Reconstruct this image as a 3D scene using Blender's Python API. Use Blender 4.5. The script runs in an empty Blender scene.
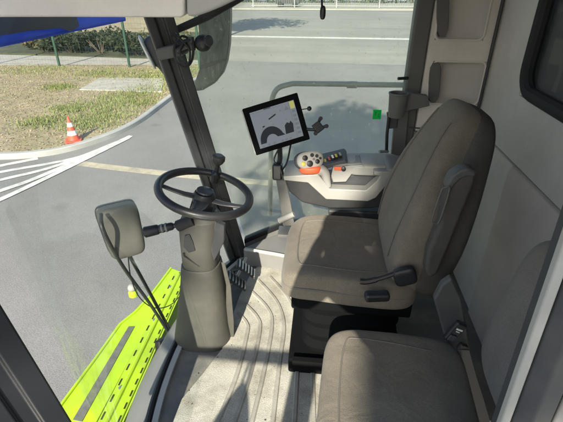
import bpy, bmesh, math, random
from mathutils import Vector, Matrix, Quaternion
rnd = random.Random(7)
V = Vector
R = math.radians
sc = bpy.context.scene
COL = sc.collection
# ------------------------------------------------------------------ camera
# world axes: -X is the way the harvester drives, +Y its right-hand side, z=0 the cab floor
F, CX, CY = 420.0, 281.5, 211.0
PITCH, YAW, EYE = R(29.0), R(5.7), V((0, 0, 1.55))
G = -1.95                                   # the road surface below the cab floor
cam = bpy.data.objects.new('camera', bpy.data.cameras.new('camera'))
COL.objects.link(cam); cam.location = EYE
cam.rotation_euler = (R(90) - PITCH, 0, YAW)
cam.data.sensor_width = 36; cam.data.lens = F / 563 * 36
cam.data.clip_start = .02; cam.data.clip_end = 900
sc.camera = cam

def ray(px, py):
    u, v = (px - CX) / F, (CY - py) / F
    f = math.cos(PITCH) + v * math.sin(PITCH)
    d = math.sin(PITCH) - v * math.cos(PITCH)
    return V((u * math.cos(YAW) - f * math.sin(YAW), u * math.sin(YAW) + f * math.cos(YAW), -d))
def at(px, py, X=None, Y=None, z=None):
    """the world point seen in the photograph at px,py that has the given X, Y or height"""
    d = ray(px, py)
    t = (X - EYE.x) / d.x if X is not None else (Y - EYE.y) / d.y if Y is not None else (z - EYE.z) / d.z
    return EYE + d * t
def gr(px, py, z=G): return at(px, py, z=z)

# ------------------------------------------------------------------ materials
def new_mat(name):
    m = bpy.data.materials.new(name); m.use_nodes = True
    n = m.node_tree.nodes; l = m.node_tree.links
    return m, n, l, n['Principled BSDF']
def mat(name, c, rough=.6, var=.12, vs=6, bump=.15, bs=120, metal=0, dirt=0, dirtc=(.3, .27, .2), spec=.5, coat=0, bd=.002, stretch=None, sheen=0, speck=0, ss=700, wave=0, ws=9):
    m, n, l, p = new_mat(name)
    tc = n.new('ShaderNodeTexCoord'); src = tc.outputs['Object']
    if stretch:
        mp = n.new('ShaderNodeMapping'); mp.inputs['Scale'].default_value = stretch
        l.new(src, mp.inputs['Vector']); src = mp.outputs[0]
    nz = n.new('ShaderNodeTexNoise'); nz.inputs['Scale'].default_value = vs; nz.inputs['Detail'].default_value = 6
    l.new(src, nz.inputs['Vector'])
    mr = n.new('ShaderNodeMapRange'); mr.inputs[1].default_value = .3; mr.inputs[2].default_value = .7
    mr.inputs[3].default_value = 1 - var; mr.inputs[4].default_value = 1 + var
    l.new(nz.outputs[0], mr.inputs[0])
    mx = n.new('ShaderNodeVectorMath'); mx.operation = 'SCALE'; mx.inputs[0].default_value = c
    l.new(mr.outputs[0], mx.inputs['Scale'])
    out = mx.outputs[0]
    if dirt:
        n2 = n.new('ShaderNodeTexNoise'); n2.inputs['Scale'].default_value = vs * .6; n2.inputs['Detail'].default_value = 9
        n2.inputs['Roughness'].default_value = .7
        l.new(tc.outputs['Object'], n2.inputs['Vector'])
        m2 = n.new('ShaderNodeMapRange'); m2.inputs[1].default_value = .46; m2.inputs[2].default_value = .7
        m2.inputs[3].default_value = 0; m2.inputs[4].default_value = dirt
        l.new(n2.outputs[0], m2.inputs[0])
        mm = n.new('ShaderNodeMix'); mm.data_type = 'RGBA'
        l.new(m2.outputs[0], mm.inputs['Factor']); l.new(out, mm.inputs[6]); mm.inputs[7].default_value = (*dirtc, 1)
        out = mm.outputs[2]
    if speck:
        n4 = n.new('ShaderNodeTexNoise'); n4.inputs['Scale'].default_value = ss; n4.inputs['Detail'].default_value = 2; n4.inputs['Roughness'].default_value = .8
        l.new(tc.outputs['Object'], n4.inputs['Vector'])
        m4 = n.new('ShaderNodeMapRange'); m4.inputs[1].default_value = .35; m4.inputs[2].default_value = .65; m4.inputs[3].default_value = 1 - speck; m4.inputs[4].default_value = 1 + speck
        l.new(n4.outputs[0], m4.inputs[0])
        v4 = n.new('ShaderNodeVectorMath'); v4.operation = 'SCALE'; l.new(out, v4.inputs[0]); l.new(m4.outputs[0], v4.inputs['Scale']); out = v4.outputs[0]
    l.new(out, p.inputs['Base Color'])
    p.inputs['Roughness'].default_value = rough; p.inputs['Metallic'].default_value = metal
    p.inputs['Specular IOR Level'].default_value = spec
    if coat: p.inputs['Coat Weight'].default_value = coat; p.inputs['Coat Roughness'].default_value = .15
    if sheen: p.inputs['Sheen Weight'].default_value = sheen
    r2 = n.new('ShaderNodeMapRange'); r2.inputs[3].default_value = max(0, rough - .1); r2.inputs[4].default_value = min(1, rough + .12)
    l.new(nz.outputs[0], r2.inputs[0]); l.new(r2.outputs[0], p.inputs['Roughness'])
    if bump:
        n3 = n.new('ShaderNodeTexNoise'); n3.inputs['Scale'].default_value = bs; n3.inputs['Detail'].default_value = 3
        l.new(src, n3.inputs['Vector'])
        b = n.new('ShaderNodeBump'); b.inputs['Strength'].default_value = bump; b.inputs['Distance'].default_value = bd
        l.new(n3.outputs[0], b.inputs['Height']); l.new(b.outputs[0], p.inputs['Normal'])
        if wave:
            n5 = n.new('ShaderNodeTexNoise'); n5.inputs['Scale'].default_value = ws; n5.inputs['Detail'].default_value = 3; n5.inputs['Distortion'].default_value = .8
            l.new(src, n5.inputs['Vector'])
            b5 = n.new('ShaderNodeBump'); b5.inputs['Strength'].default_value = wave; b5.inputs['Distance'].default_value = .03
            l.new(n5.outputs[0], b5.inputs['Height']); l.new(b5.outputs[0], b.inputs['Normal'])
    return m

M = {}
M['fabric'] = mat('fabric', (.155, .138, .108), .95, .12, 9, .6, 500, spec=.1, speck=.20, ss=420, wave=.35, ws=8, dirt=.4, dirtc=(.21, .185, .14), sheen=.1)
M['fabric_side'] = mat('fabric_side', (.19, .17, .145), .9, .08, 9, .4, 420, spec=.2, speck=.25, ss=420, wave=.3, sheen=.15)
M['seam'] = mat('seam', (.12, .11, .095), .9, .05)
M['panel'] = mat('panel', (.36, .355, .33), .62, .05, 4, .3, 500, speck=.08, dirt=.2, dirtc=(.30, .28, .24))
M['wall'] = mat('wall', (.66, .62, .56), .7, .06, 3, .35, 450, speck=.08, dirt=.25, dirtc=(.27, .24, .20))
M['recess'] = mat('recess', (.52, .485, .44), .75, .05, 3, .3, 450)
M['wall_low'] = mat('wall_low', (.60, .535, .475), .7, .12, 3, .3, 450, dirt=.3, dirtc=(.27, .23, .18))
M['pale'] = mat('pale', (.40, .395, .36), .5, .05, 6, .15, 400, dirt=.25, dirtc=(.35, .32, .26))
M['fabric_dark'] = mat('fabric_dark', (.070, .066, .060), .75, .1, 9, .4, 420, spec=.3, speck=.2, ss=420, wave=.35, ws=7, dirt=.2, dirtc=(.10, .095, .085))
M['shell'] = mat('shell', (.075, .078, .075), .6, .08, 8, .2, 400, dirt=.3, dirtc=(.13, .125, .11))
M['trim'] = mat('trim', (.27, .27, .25), .5, .06, 6, .2, 400, dirt=.3, dirtc=(.36, .33, .27))
M['gloss'] = mat('gloss', (.045, .046, .05), .22, .1, 8, .05, 300)
M['mid'] = mat('mid', (.17, .17, .162), .55, .06, 6, .2, 400, dirt=.2)
M['column'] = mat('column', (.056, .055, .046), .6, .07, 7, .25, 380, dirt=.35, dirtc=(.12, .115, .09))
M['dark'] = mat('dark', (.045, .048, .052), .55, .1, 8, .2, 400, dirt=.2, dirtc=(.13, .12, .10))
M['black'] = mat('black', (.014, .015, .017), .42, .1, 8, .1, 300)
M['bezel_shade_black'] = mat('bezel_shade_black', (.006, .0065, .007), .95, .1, 8, .1, 300, spec=.05)  # near-black: bezel colour, and painted stand-in for deep shade under the driver's seat
M['rubber'] = mat('rubber', (.03, .031, .032), .75, .15, 8, .2, 300, dirt=.3, dirtc=(.06, .056, .05), spec=.25)
M['wheel'] = mat('wheel', (.022, .022, .024), .38, .1, 8, .15, 300)
M['pillar'] = mat('pillar', (.032, .034, .037), .5, .12, 9, .15, 300, dirt=.35, dirtc=(.10, .10, .095))
M['graypillar'] = mat('graypillar', (.105, .105, .10), .6, .06, 6, .2, 300)
M['mat'] = mat('mat', (.40, .39, .33), .85, .1, 11, .6, 260, speck=.25, ss=260, dirt=.85, dirtc=(.20, .18, .135), bd=.003)
M['mat2'] = mat('mat2', (.31, .30, .255), .85, .1, 11, .6, 260, dirt=.7, dirtc=(.13, .12, .09), bd=.003)
M['floor'] = mat('floor', (.13, .13, .12), .8, .1, 9, .4, 200, dirt=.6, dirtc=(.30, .27, .21))
M['lime'] = mat('lime', (.38, .56, .012), .42, .10, 6, .1, 80, dirt=.45, dirtc=(.22, .30, .05))
M['slot'] = mat('slot', (.02, .025, .01), .8)
M['grip'] = mat('grip', (.13, .135, .12), .95, .2, 30, .8, 900)
M['steel'] = mat('steel', (.42, .43, .43), .38, .1, 20, .1, 200, metal=.85, dirt=.2)
M['rail'] = mat('rail', (.30, .31, .31), .5, .08, 20, .1, 200, metal=.3, dirt=.4, dirtc=(.2, .19, .16))
M['white'] = mat('white', (.78, .78, .75), .6, .06, 8, .1, 100, dirt=.3, dirtc=(.45, .43, .38))
M['red'] = mat('red', (.62, .10, .035), .5, .06)
M['conered'] = mat('conered', (.68, .075, .03), .55, .08, 8, dirt=.25, dirtc=(.3, .12, .08))
M['yellow'] = mat('yellow', (.65, .52, .06), .5, .05)
M['blue'] = mat('blue', (.003, .13, .62), .45, .1, 4, .1, 60)
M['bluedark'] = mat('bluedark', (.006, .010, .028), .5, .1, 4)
M['greenpost'] = mat('greenpost', (.016, .055, .033), .5, .1)
M['concrete'] = mat('concrete', (.36, .34, .29), .9, .12, 4, .5, 30, dirt=.5, dirtc=(.22, .20, .15), bd=.01)
M['kerbstone'] = mat('kerbstone', (.33, .33, .31), .9, .10, 3, .4, 30, dirt=.3, dirtc=(.3, .29, .25), bd=.008)
M['picto'] = mat('picto', (.01, .28, .09), .6)
M['bark'] = mat('bark', (.10, .075, .05), .9, .2, 6, .8, 20, bd=.02)
M['skin'] = mat('skin', (.45, .28, .20), .6)
M['cloth'] = mat('cloth', (.10, .13, .20), .9)
M['jeans'] = mat('jeans', (.05, .07, .12), .9)
M['hairm'] = mat('hairm', (.04, .025, .015), .8)

def screen_mat(name, c, e):
    m, n, l, p = new_mat(name)
    p.inputs['Base Color'].default_value = (*[x * .35 for x in c], 1); p.inputs['Roughness'].default_value = .5; p.inputs['Specular IOR Level'].default_value = .12
    p.inputs['Emission Color'].default_value = (*c, 1); p.inputs['Emission Strength'].default_value = e
    return m
M['screen'] = screen_mat('screen', (.16, .18, .20), .42)
M['screen_dark'] = screen_mat('screen_dark', (.02, .024, .03), .3)
M['screen_mid'] = screen_mat('screen_mid', (.16, .18, .20), .3)
M['screen_yel'] = screen_mat('screen_yel', (.42, .42, .12), .35)
def sticker():
    m, n, l, p = new_mat('sticker')
    t = n.new('ShaderNodeBsdfTranslucent'); t.inputs[0].default_value = (.02, .75, .22, 1)
    mx = n.new('ShaderNodeMixShader'); mx.inputs[0].default_value = .75
    p.inputs['Base Color'].default_value = (.01, .55, .16, 1)
    l.new(p.outputs[0], mx.inputs[1]); l.new(t.outputs[0], mx.inputs[2])
    l.new(mx.outputs[0], n['Material Output'].inputs[0]); return m
M['sticker'] = sticker()
def cloth_blue():
    m = M['blue']; n = m.node_tree.nodes; l = m.node_tree.links; p = n['Principled BSDF']
    t = n.new('ShaderNodeBsdfTranslucent'); t.inputs[0].default_value = (.005, .22, .85, 1)
    mx = n.new('ShaderNodeMixShader'); mx.inputs[0].default_value = .6
    l.new(p.outputs[0], mx.inputs[1]); l.new(t.outputs[0], mx.inputs[2]); l.new(mx.outputs[0], n['Material Output'].inputs[0])
cloth_blue()

def glass_mat(name, tint, dust, dustc, gloss=.06, scale=7):
    m, n, l, p = new_mat(name); n.remove(p)
    tc = n.new('ShaderNodeTexCoord')
    tr = n.new('ShaderNodeBsdfTransparent'); tr.inputs[0].default_value = (*tint, 1)
    gl = n.new('ShaderNodeBsdfGlossy'); gl.inputs[0].default_value = (1, 1, 1, 1); gl.inputs[1].default_value = .03
    fr = n.new('ShaderNodeFresnel'); fr.inputs[0].default_value = 1.3
    ml = n.new('ShaderNodeMath'); ml.operation = 'MULTIPLY'; ml.inputs[1].default_value = gloss * 10
    l.new(fr.outputs[0], ml.inputs[0])
    m1 = n.new('ShaderNodeMixShader'); l.new(ml.outputs[0], m1.inputs[0]); l.new(tr.outputs[0], m1.inputs[1]); l.new(gl.outputs[0], m1.inputs[2])
    df = n.new('ShaderNodeBsdfDiffuse'); df.inputs[0].default_value = (*dustc, 1)
    tl = n.new('ShaderNodeBsdfTranslucent'); tl.inputs[0].default_value = (*dustc, 1)
    ad = n.new('ShaderNodeMixShader'); ad.inputs[0].default_value = .5
    l.new(df.outputs[0], ad.inputs[1]); l.new(tl.outputs[0], ad.inputs[2])
    nz = n.new('ShaderNodeTexNoise'); nz.inputs['Scale'].default_value = scale; nz.inputs['Detail'].default_value = 8; nz.inputs['Roughness'].default_value = .65
    l.new(tc.outputs['Object'], nz.inputs['Vector'])
    mr = n.new('ShaderNodeMapRange'); mr.inputs[1].default_value = .3; mr.inputs[2].default_value = .75
    mr.inputs[3].default_value = dust * .6; mr.inputs[4].default_value = dust * 1.5
    l.new(nz.outputs[0], mr.inputs[0])
    sk = n.new('ShaderNodeTexNoise'); sk.inputs['Scale'].default_value = 55; sk.inputs['Detail'].default_value = 2
    l.new(tc.outputs['Object'], sk.inputs['Vector'])
    sr = n.new('ShaderNodeMapRange'); sr.inputs[1].default_value = .66; sr.inputs[2].default_value = .74; sr.inputs[3].default_value = 1; sr.inputs[4].default_value = 2.6
    l.new(sk.outputs[0], sr.inputs[0])
    sm = n.new('ShaderNodeMath'); sm.operation = 'MULTIPLY'; l.new(mr.outputs[0], sm.inputs[0]); l.new(sr.outputs[0], sm.inputs[1]); mr = sm
    m2 = n.new('ShaderNodeMixShader'); l.new(mr.outputs[0], m2.inputs[0]); l.new(m1.outputs[0], m2.inputs[1]); l.new(ad.outputs[0], m2.inputs[2])
    l.new(m2.outputs[0], n['Material Output'].inputs[0]); return m
M['glass_front'] = glass_mat('glass_front', (.97, .985, .975), .006, (.8, .8, .75), .014)
M['glass_side'] = glass_mat('glass_side', (.95, .985, .955), .125, (.84, .84, .62), .04, 5)
M['glass_dark'] = glass_mat('glass_dark', (.32, .34, .34), .06, (.5, .5, .48), .08)
def mirror_glass():  # streaky tones painted in place of the dark trees it would reflect
    m, n, l, p = new_mat('mirror_face')
    tc = n.new('ShaderNodeTexCoord'); mp = n.new('ShaderNodeMapping'); mp.inputs['Scale'].default_value = (2.2, 2.2, .7)
    nz = n.new('ShaderNodeTexNoise'); nz.inputs['Scale'].default_value = 11; nz.inputs['Detail'].default_value = 10; nz.inputs['Roughness'].default_value = .7; nz.inputs['Distortion'].default_value = 1.2
    l.new(tc.outputs['Object'], mp.inputs[0]); l.new(mp.outputs[0], nz.inputs['Vector'])
    rp = n.new('ShaderNodeValToRGB'); rp.color_ramp.elements[0].position = .38; rp.color_ramp.elements[0].color = (.012, .015, .016, 1)
    rp.color_ramp.elements[1].position = .72; rp.color_ramp.elements[1].color = (.17, .19, .20, 1)
    l.new(nz.outputs[0], rp.inputs[0]); l.new(rp.outputs[0], p.inputs['Base Color'])
    p.inputs['Metallic'].default_value = .3; p.inputs['Roughness'].default_value = .38
    return m
M['mirror_face'] = mirror_glass()

def leaf_mat(name, c1, c2, c3):
    m, n, l, p = new_mat(name)
    g = n.new('ShaderNodeNewGeometry'); rp = n.new('ShaderNodeValToRGB')
    rp.color_ramp.interpolation = 'LINEAR'
    rp.color_ramp.elements[0].color = (*c1, 1); rp.color_ramp.elements[1].color = (*c3, 1)
    e = rp.color_ramp.elements.new(.5); e.color = (*c2, 1)
    l.new(g.outputs['Random Per Island'], rp.inputs[0])
    l.new(rp.outputs[0], p.inputs['Base Color']); p.inputs['Roughness'].default_value = .7
    t = n.new('ShaderNodeBsdfTranslucent'); l.new(rp.outputs[0], t.inputs[0])
    mx = n.new('ShaderNodeMixShader'); mx.inputs[0].default_value = .25
    l.new(p.outputs[0], mx.inputs[1]); l.new(t.outputs[0], mx.inputs[2]); l.new(mx.outputs[0], n['Material Output'].inputs[0])
    return m
M['leaf'] = leaf_mat('leaf', (.03, .06, .018), (.05, .085, .025), (.09, .12, .035))
M['leafdark'] = leaf_mat('leafdark', (.012, .022, .010), (.022, .036, .014), (.05, .055, .02))
M['autumn'] = leaf_mat('autumn', (.20, .13, .04), (.12, .11, .04), (.05, .08, .03))
M['litter'] = leaf_mat('litter', (.32, .245, .145), (.43, .35, .22), (.21, .15, .085))
M['blade'] = leaf_mat('blade', (.12, .17, .045), (.20, .24, .07), (.30, .28, .11))
M['dryblade'] = leaf_mat('dryblade', (.30, .25, .13), (.22, .19, .09), (.38, .31, .18))

def asphalt_mat():
    m, n, l, p = new_mat('asphalt')
    tc = n.new('ShaderNodeTexCoord')
    def noise(s, d=6, r=.6):
        z = n.new('ShaderNodeTexNoise'); z.inputs['Scale'].default_value = s; z.inputs['Detail'].default_value = d; z.inputs['Roughness'].default_value = r
        l.new(tc.outputs['Object'], z.inputs['Vector']); return z
    a, b, c = noise(.35, 5), noise(75, 3, .8), noise(2.2, 8, .75)
    def ramp(src, lo, hi, o1, o2):
        r = n.new('ShaderNodeMapRange'); r.inputs[1].default_value = lo; r.inputs[2].default_value = hi; r.inputs[3].default_value = o1; r.inputs[4].default_value = o2
        l.new(src.outputs[0], r.inputs[0]); return r
    ra, rb, rc = ramp(a, .3, .7, .84, 1.14), ramp(b, .3, .7, .70, 1.30), ramp(c, .3, .75, .93, 1.08)
    m1 = n.new('ShaderNodeMath'); m1.operation = 'MULTIPLY'; l.new(ra.outputs[0], m1.inputs[0]); l.new(rb.outputs[0], m1.inputs[1])
    m2 = n.new('ShaderNodeMath'); m2.operation = 'MULTIPLY'; l.new(m1.outputs[0], m2.inputs[0]); l.new(rc.outputs[0], m2.inputs[1])
    # dull oil spots and crack sealing
    v = n.new('ShaderNodeTexVoronoi'); v.inputs['Scale'].default_value = .55
    l.new(tc.outputs['Object'], v.inputs['Vector'])
    rv = n.new('ShaderNodeMapRange'); rv.inputs[1].default_value = .02; rv.inputs[2].default_value = .12; rv.inputs[3].default_value = .7; rv.inputs[4].default_value = 1
    l.new(v.outputs['Distance'], rv.inputs[0])
    m3 = n.new('ShaderNodeMath'); m3.operation = 'MULTIPLY'; l.new(m2.outputs[0], m3.inputs[0]); l.new(rv.outputs[0], m3.inputs[1])
    vm = n.new('ShaderNodeVectorMath'); vm.operation = 'SCALE'; vm.inputs[0].default_value = (.195, .190, .176)
    l.new(m3.outputs[0], vm.inputs['Scale']); l.new(vm.outputs[0], p.inputs['Base Color'])
    p.inputs['Roughness'].default_value = .85
    bb = n.new('ShaderNodeBump'); bb.inputs['Strength'].default_value = .6; bb.inputs['Distance'].default_value = .01
    l.new(b.outputs[0], bb.inputs['Height']); l.new(bb.outputs[0], p.inputs['Normal'])
    return m
M['asphalt'] = asphalt_mat()
M['road'] = mat('road', (.25, .24, .21), .85, .15, .6, .5, 50, dirt=.3, dirtc=(.15, .145, .13), bd=.01, stretch=(.15, 1, 1))
M['soil'] = mat('soil', (.29, .235, .145), .95, .22, 2.2, .8, 14, dirt=.6, dirtc=(.17, .19, .07), bd=.03)
M['lawn'] = mat('lawn', (.045, .052, .026), .95, .4, 1.5, .8, 10, dirt=.7, dirtc=(.10, .09, .04), bd=.03)
M['paint'] = mat('paint', (.60, .59, .55), .8, .08, 6, .3, 60, dirt=.75, dirtc=(.25, .24, .22), bd=.004)
M['paintworn'] = mat('paintworn', (.42, .37, .26), .85, .12, 5, .3, 60, dirt=.7, dirtc=(.17, .16, .14), bd=.004)

# ------------------------------------------------------------------ object helpers
def setp(o, label=None, cat=None, group=None, kind=None):
    if label: o['label'] = label
    if cat: o['category'] = cat
    if group: o['group'] = group
    if kind: o['kind'] = kind
    return o
def thing(name, loc, label, cat, group=None):
    o = bpy.data.objects.new(name, None); o.empty_display_size = .1
    COL.objects.link(o); o.location = loc
    return setp(o, label, cat, group)
def obj(name, bm, m, parent=None, bevel=0, sub=0, flat=False, angle=35, solid=0, label=None):
    bmesh.ops.recalc_face_normals(bm, faces=bm.faces)
    me = bpy.data.meshes.new(name); bm.to_mesh(me); bm.free()
    me.materials.append(M[m] if isinstance(m, str) else m)
    if not flat:
        me.shade_smooth()
        if not sub: me.set_sharp_from_angle(angle=R(angle))
    o = bpy.data.objects.new(name, me); COL.objects.link(o)
    if parent:
        o.parent = parent
        if parent.type == 'EMPTY': o.location = -parent.location
    if solid:
        s = o.modifiers.new('s', 'SOLIDIFY'); s.thickness = solid; s.offset = 0
    if bevel:
        b = o.modifiers.new('b', 'BEVEL'); b.width = bevel; b.segments = 3; b.limit_method = 'ANGLE'; b.angle_limit = R(30); b.harden_normals = True
    if sub:
        s = o.modifiers.new('u', 'SUBSURF'); s.levels = sub; s.render_levels = sub
    if label: o['label'] = label
    return o
def B(): return bmesh.new()
def rotm(ax, ay, az): return Matrix.Rotation(R(az), 3, 'Z') @ Matrix.Rotation(R(ay), 3, 'Y') @ Matrix.Rotation(R(ax), 3, 'X')
def box(bm, c, s, rot=None):
    c = V(c); vs = []
    for x in (-.5, .5):
        for y in (-.5, .5):
            for z in (-.5, .5):
                p = V((x * s[0], y * s[1], z * s[2]))
                vs.append(bm.verts.new(c + (rot @ p if rot else p)))
    for f in ((0, 1, 3, 2), (4, 6, 7, 5), (0, 4, 5, 1), (2, 3, 7, 6), (0, 2, 6, 4), (1, 5, 7, 3)):
        bm.faces.new([vs[i] for i in f])
    return bm
def loft(bm, rings, cap=True, closed=True):
    rr = [[bm.verts.new(p) for p in r] for r in rings]
    n = len(rr[0])
    for a, b in zip(rr, rr[1:]):
        for i in range(n if closed else n - 1):
            bm.faces.new((a[i], a[(i + 1) % n], b[(i + 1) % n], b[i]))
    if cap and closed:
        bm.faces.new(rr[0][::-1]); bm.faces.new(rr[-1])
    return bm
def tube(bm, pts, r, seg=12, cap=True, close=False):
    pts = [V(p) for p in pts]; n = len(pts)
    rs = r if isinstance(r, (list, tuple)) else [r] * n
    rings = []; up = None
    for i, p in enumerate(pts):
        if close: t = (pts[(i + 1) % n] - pts[i - 1]).normalized()
        else: t = (pts[min(i + 1, n - 1)] - pts[max(i - 1, 0)]).normalized()
        if up is None: up = V((0, 0, 1)) if abs(t.z) < .9 else V((1, 0, 0))
        s = t.cross(up).normalized(); up = s.cross(t).normalized()
        rings.append([p + (s * math.cos(a) + up * math.sin(a)) * rs[i] for a in [2 * math.pi * k / seg for k in range(seg)]])
    if close: rings.append(rings[0])
    loft(bm, rings, cap and not close)
    if close: bmesh.ops.remove_doubles(bm, verts=bm.verts, dist=1e-5)
    return bm
def smooth_path(pts, n=8):
    pts = [V(p) for p in pts]; out = []
    for i in range(len(pts) - 1):
        p0 = pts[max(i - 1, 0)]; p1 = pts[i]; p2 = pts[i + 1]; p3 = pts[min(i + 2, len(pts) - 1)]
        for k in range(n):
            t = k / n
            out.append(.5 * ((2 * p1) + (p2 - p0) * t + (2 * p0 - 5 * p1 + 4 * p2 - p3) * t * t + (3 * p1 - p0 - 3 * p2 + p3) * t ** 3))
    out.append(pts[-1]); return out
def prism(bm, pts, off):
    a = [bm.verts.new(V(p)) for p in pts]; b = [bm.verts.new(V(p) + V(off)) for p in pts]; n = len(a)
    bm.faces.new(a); bm.faces.new(b[::-1])
    for i in range(n): bm.faces.new((a[i], b[i], b[(i + 1) % n], a[(i + 1) % n]))
    return bm
def sheet(bm, pts):
    bm.faces.new([bm.verts.new(V(p)) for p in pts]); return bm
def lathe(bm, c, axis, prof, seg=28):
    axis = V(axis).normalized(); q = axis.to_track_quat('Z', 'Y'); c = V(c)
    rings = [[c + q @ V((r * math.cos(2 * math.pi * k / seg), r * math.sin(2 * math.pi * k / seg), h)) for k in range(seg)] for r, h in prof]
    return loft(bm, rings)
def sp(v, e): return math.copysign(abs(v) ** e, v)
def superq(bm, c, s, e1=.4, e2=.4, deform=None, rot=None, nu=40, nv=20):
    """a rounded cushion: half sizes s"""
    c = V(c); rings = []
    for j in range(nv + 1):
        ph = -math.pi / 2 + math.pi * j / nv
        ph = max(min(ph, math.pi / 2 - .02), -math.pi / 2 + .02)
        ring = []
        for i in range(nu):
            th = 2 * math.pi * i / nu
            p = V((s[0] * sp(math.cos(ph), e1) * sp(math.cos(th), e2), s[1] * sp(math.cos(ph), e1) * sp(math.sin(th), e2), s[2] * sp(math.sin(ph), e1)))
            if deform: p = V(deform(p))
            if rot: p = rot @ p
            ring.append(c + p)
        rings.append(ring)
    return loft(bm, rings)
def circ(c, n, r, seg=40, a0=0, a1=360, ref=None):
    n = V(n).normalized(); q = n.to_track_quat('Z', 'Y'); c = V(c)
    return [c + q @ V((r * math.cos(R(a0 + (a1 - a0) * k / seg)), r * math.sin(R(a0 + (a1 - a0) * k / seg)), 0)) for k in range(seg + (0 if a1 - a0 == 360 else 1))]
def leaves(bm, c, rad, n, size, shell=.35, rn=rnd):
    for _ in range(n):
        d = V((rn.gauss(0, 1), rn.gauss(0, 1), rn.gauss(0, 1))).normalized() * (shell + (1 - shell) * rn.random() ** .5)
        p = V(c) + V((d.x * rad[0], d.y * rad[1], d.z * rad[2]))
        s = size * rn.uniform(.6, 1.4)
        q = Quaternion((rn.gauss(0, 1), rn.gauss(0, 1), rn.gauss(0, 1), rn.gauss(0, 1))).normalized()
        bm.faces.new([bm.verts.new(p + q @ V(w)) for w in ((-s, 0, 0), (0, -s * .5, 0), (s, 0, .2 * s), (0, s * .5, 0))])

# ================================================================== THE GROUND
bm = sheet(B(), [(-400, -400, G), (400, -400, G), (400, 400, G), (-400, 400, G)])
setp(obj('ground', bm, 'asphalt'), kind='structure')

# the far road: a lighter band of worn asphalt
bm = sheet(B(), [(-150, 24.5, G + .004), (150, 17, G + .004), (150, 58, G + .004), (-150, 56, G + .004)])
setp(obj('road', bm, 'road'), kind='structure')
bm = B(); sheet(bm, [gr(205, 36.2, G + .008), gr(430, 40.2, G + .008), gr(430, 38.6, G + .008), gr(205, 35, G + .008)])
setp(obj('road_line', bm, 'paint'), kind='structure')
bm = B(); prism(bm, [(-150, 58, G), (150, 60, G), (150, 120, G), (-150, 118, G)], (0, 0, .12))
setp(obj('pavement', bm, 'concrete'), kind='structure')

# verge with a curved kerb
kerb_px = [(-420, 162), (-160, 158), (-60, 157), (0, 157.5), (32, 156), (62, 151.5), (92, 143), (118, 133), (138, 122), (154, 110), (170, 98), (190, 84), (206, 74)]
ke = smooth_path([gr(*p) for p in kerb_px], 3)
verge = [p.copy() for p in ke] + [gr(206, 66), gr(150, 66.5), gr(60, 67), gr(0, 67), gr(-60, 67), gr(-420, 68)]
bm = B(); prism(bm, [V((p.x, p.y, G)) for p in verge], (0, 0, .09)); 
setp(obj('verge', bm, 'soil'), kind='structure')
bm = B(); rings = []
for i in range(len(ke)):
    t = (ke[min(i + 1, len(ke) - 1)] - ke[max(i - 1, 0)]).normalized(); q = V((t.y, -t.x, 0))
    rings.append([V((p.x, p.y, G)) + V((0, 0, h)) for p, h in ((ke[i] - q * .01, 0), (ke[i] - q * .01, .125), (ke[i] + q * .10, .125), (ke[i] + q * .125, .105), (ke[i] + q * .13, 0))])
loft(bm, rings)
setp(obj('kerb', bm, 'kerbstone'), kind='structure')
# footpath and dark grass beyond the fence
bm = prism(B(), [gr(-480, 67), gr(206, 66), gr(206, 61.5), gr(60, 57), gr(-500, 46), gr(-500, 67)], (0, 0, .05))
setp(obj('footpath', bm, 'concrete'), kind='structure')
bm = prism(B(), [gr(-160, 48), gr(60, 56.6), gr(206, 61), gr(206, 33), gr(-160, 34)], (0, 0, .08))
setp(obj('lawn', bm, 'lawn'), kind='structure')
bm = prism(B(), [gr(-160, 33.5), gr(206, 34.5), gr(206, 12), gr(-160, 12)], (0, 0, .05))
setp(obj('lane', bm, 'soil'), kind='structure')
# concrete slab let into the verge
bm = prism(B(), [V((p.x, p.y, G + .03)) for p in [gr(80, 92.5), gr(100, 80.5), gr(164, 81), gr(162, 95)]], (0, 0, .085))
setp(obj('concrete_slab', bm, 'concrete', bevel=.01), 'weathered concrete slab let into the verge behind the traffic cone', 'slab')

# road markings (sheets 6 mm above the asphalt)
def stripe(px, w, z=.006):
    pts = smooth_path([gr(*p) for p in px], 8); bm = B()
    for a, b in zip(pts, pts[1:]):
        t = (b - a).normalized(); s = V((-t.y, t.x, 0)) * w / 2; u = V((0, 0, z))
        sheet(bm, [a - s + u, b - s + u, b + s + u, a + s + u])
    bmesh.ops.remove_doubles(bm, verts=bm.verts, dist=1e-4)
    return bm
mz = .006
for px, w in (([(-60, 179), (0, 166), (38, 158.5)], .15), ([(-60, 186), (0, 172.5), (80, 157), (131, 136)], .13), ([(-60, 196), (0, 180.5), (60, 165), (130, 137)], .13),
              ([(-60, 212), (0, 191.5), (45, 175), (129, 137.5)], .14), ([(-60, 226), (0, 200.5), (60, 172), (128, 138.5)], .14)):
    setp(obj('road_marking', stripe(px, w, mz), 'paint'), kind='structure'); mz += .003
bm = stripe([(66, 161.5), (120, 168.5), (200, 177), (300, 185.5), (420, 193)], .24, .004)
setp(obj('kerb_line', bm, 'paintworn'), kind='structure')
# narrow drainage seam across the yard
bm = stripe([(60, 196), (150, 176), (205, 118), (232, 82), (262, 58)], .03, .005) if False else None

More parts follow.
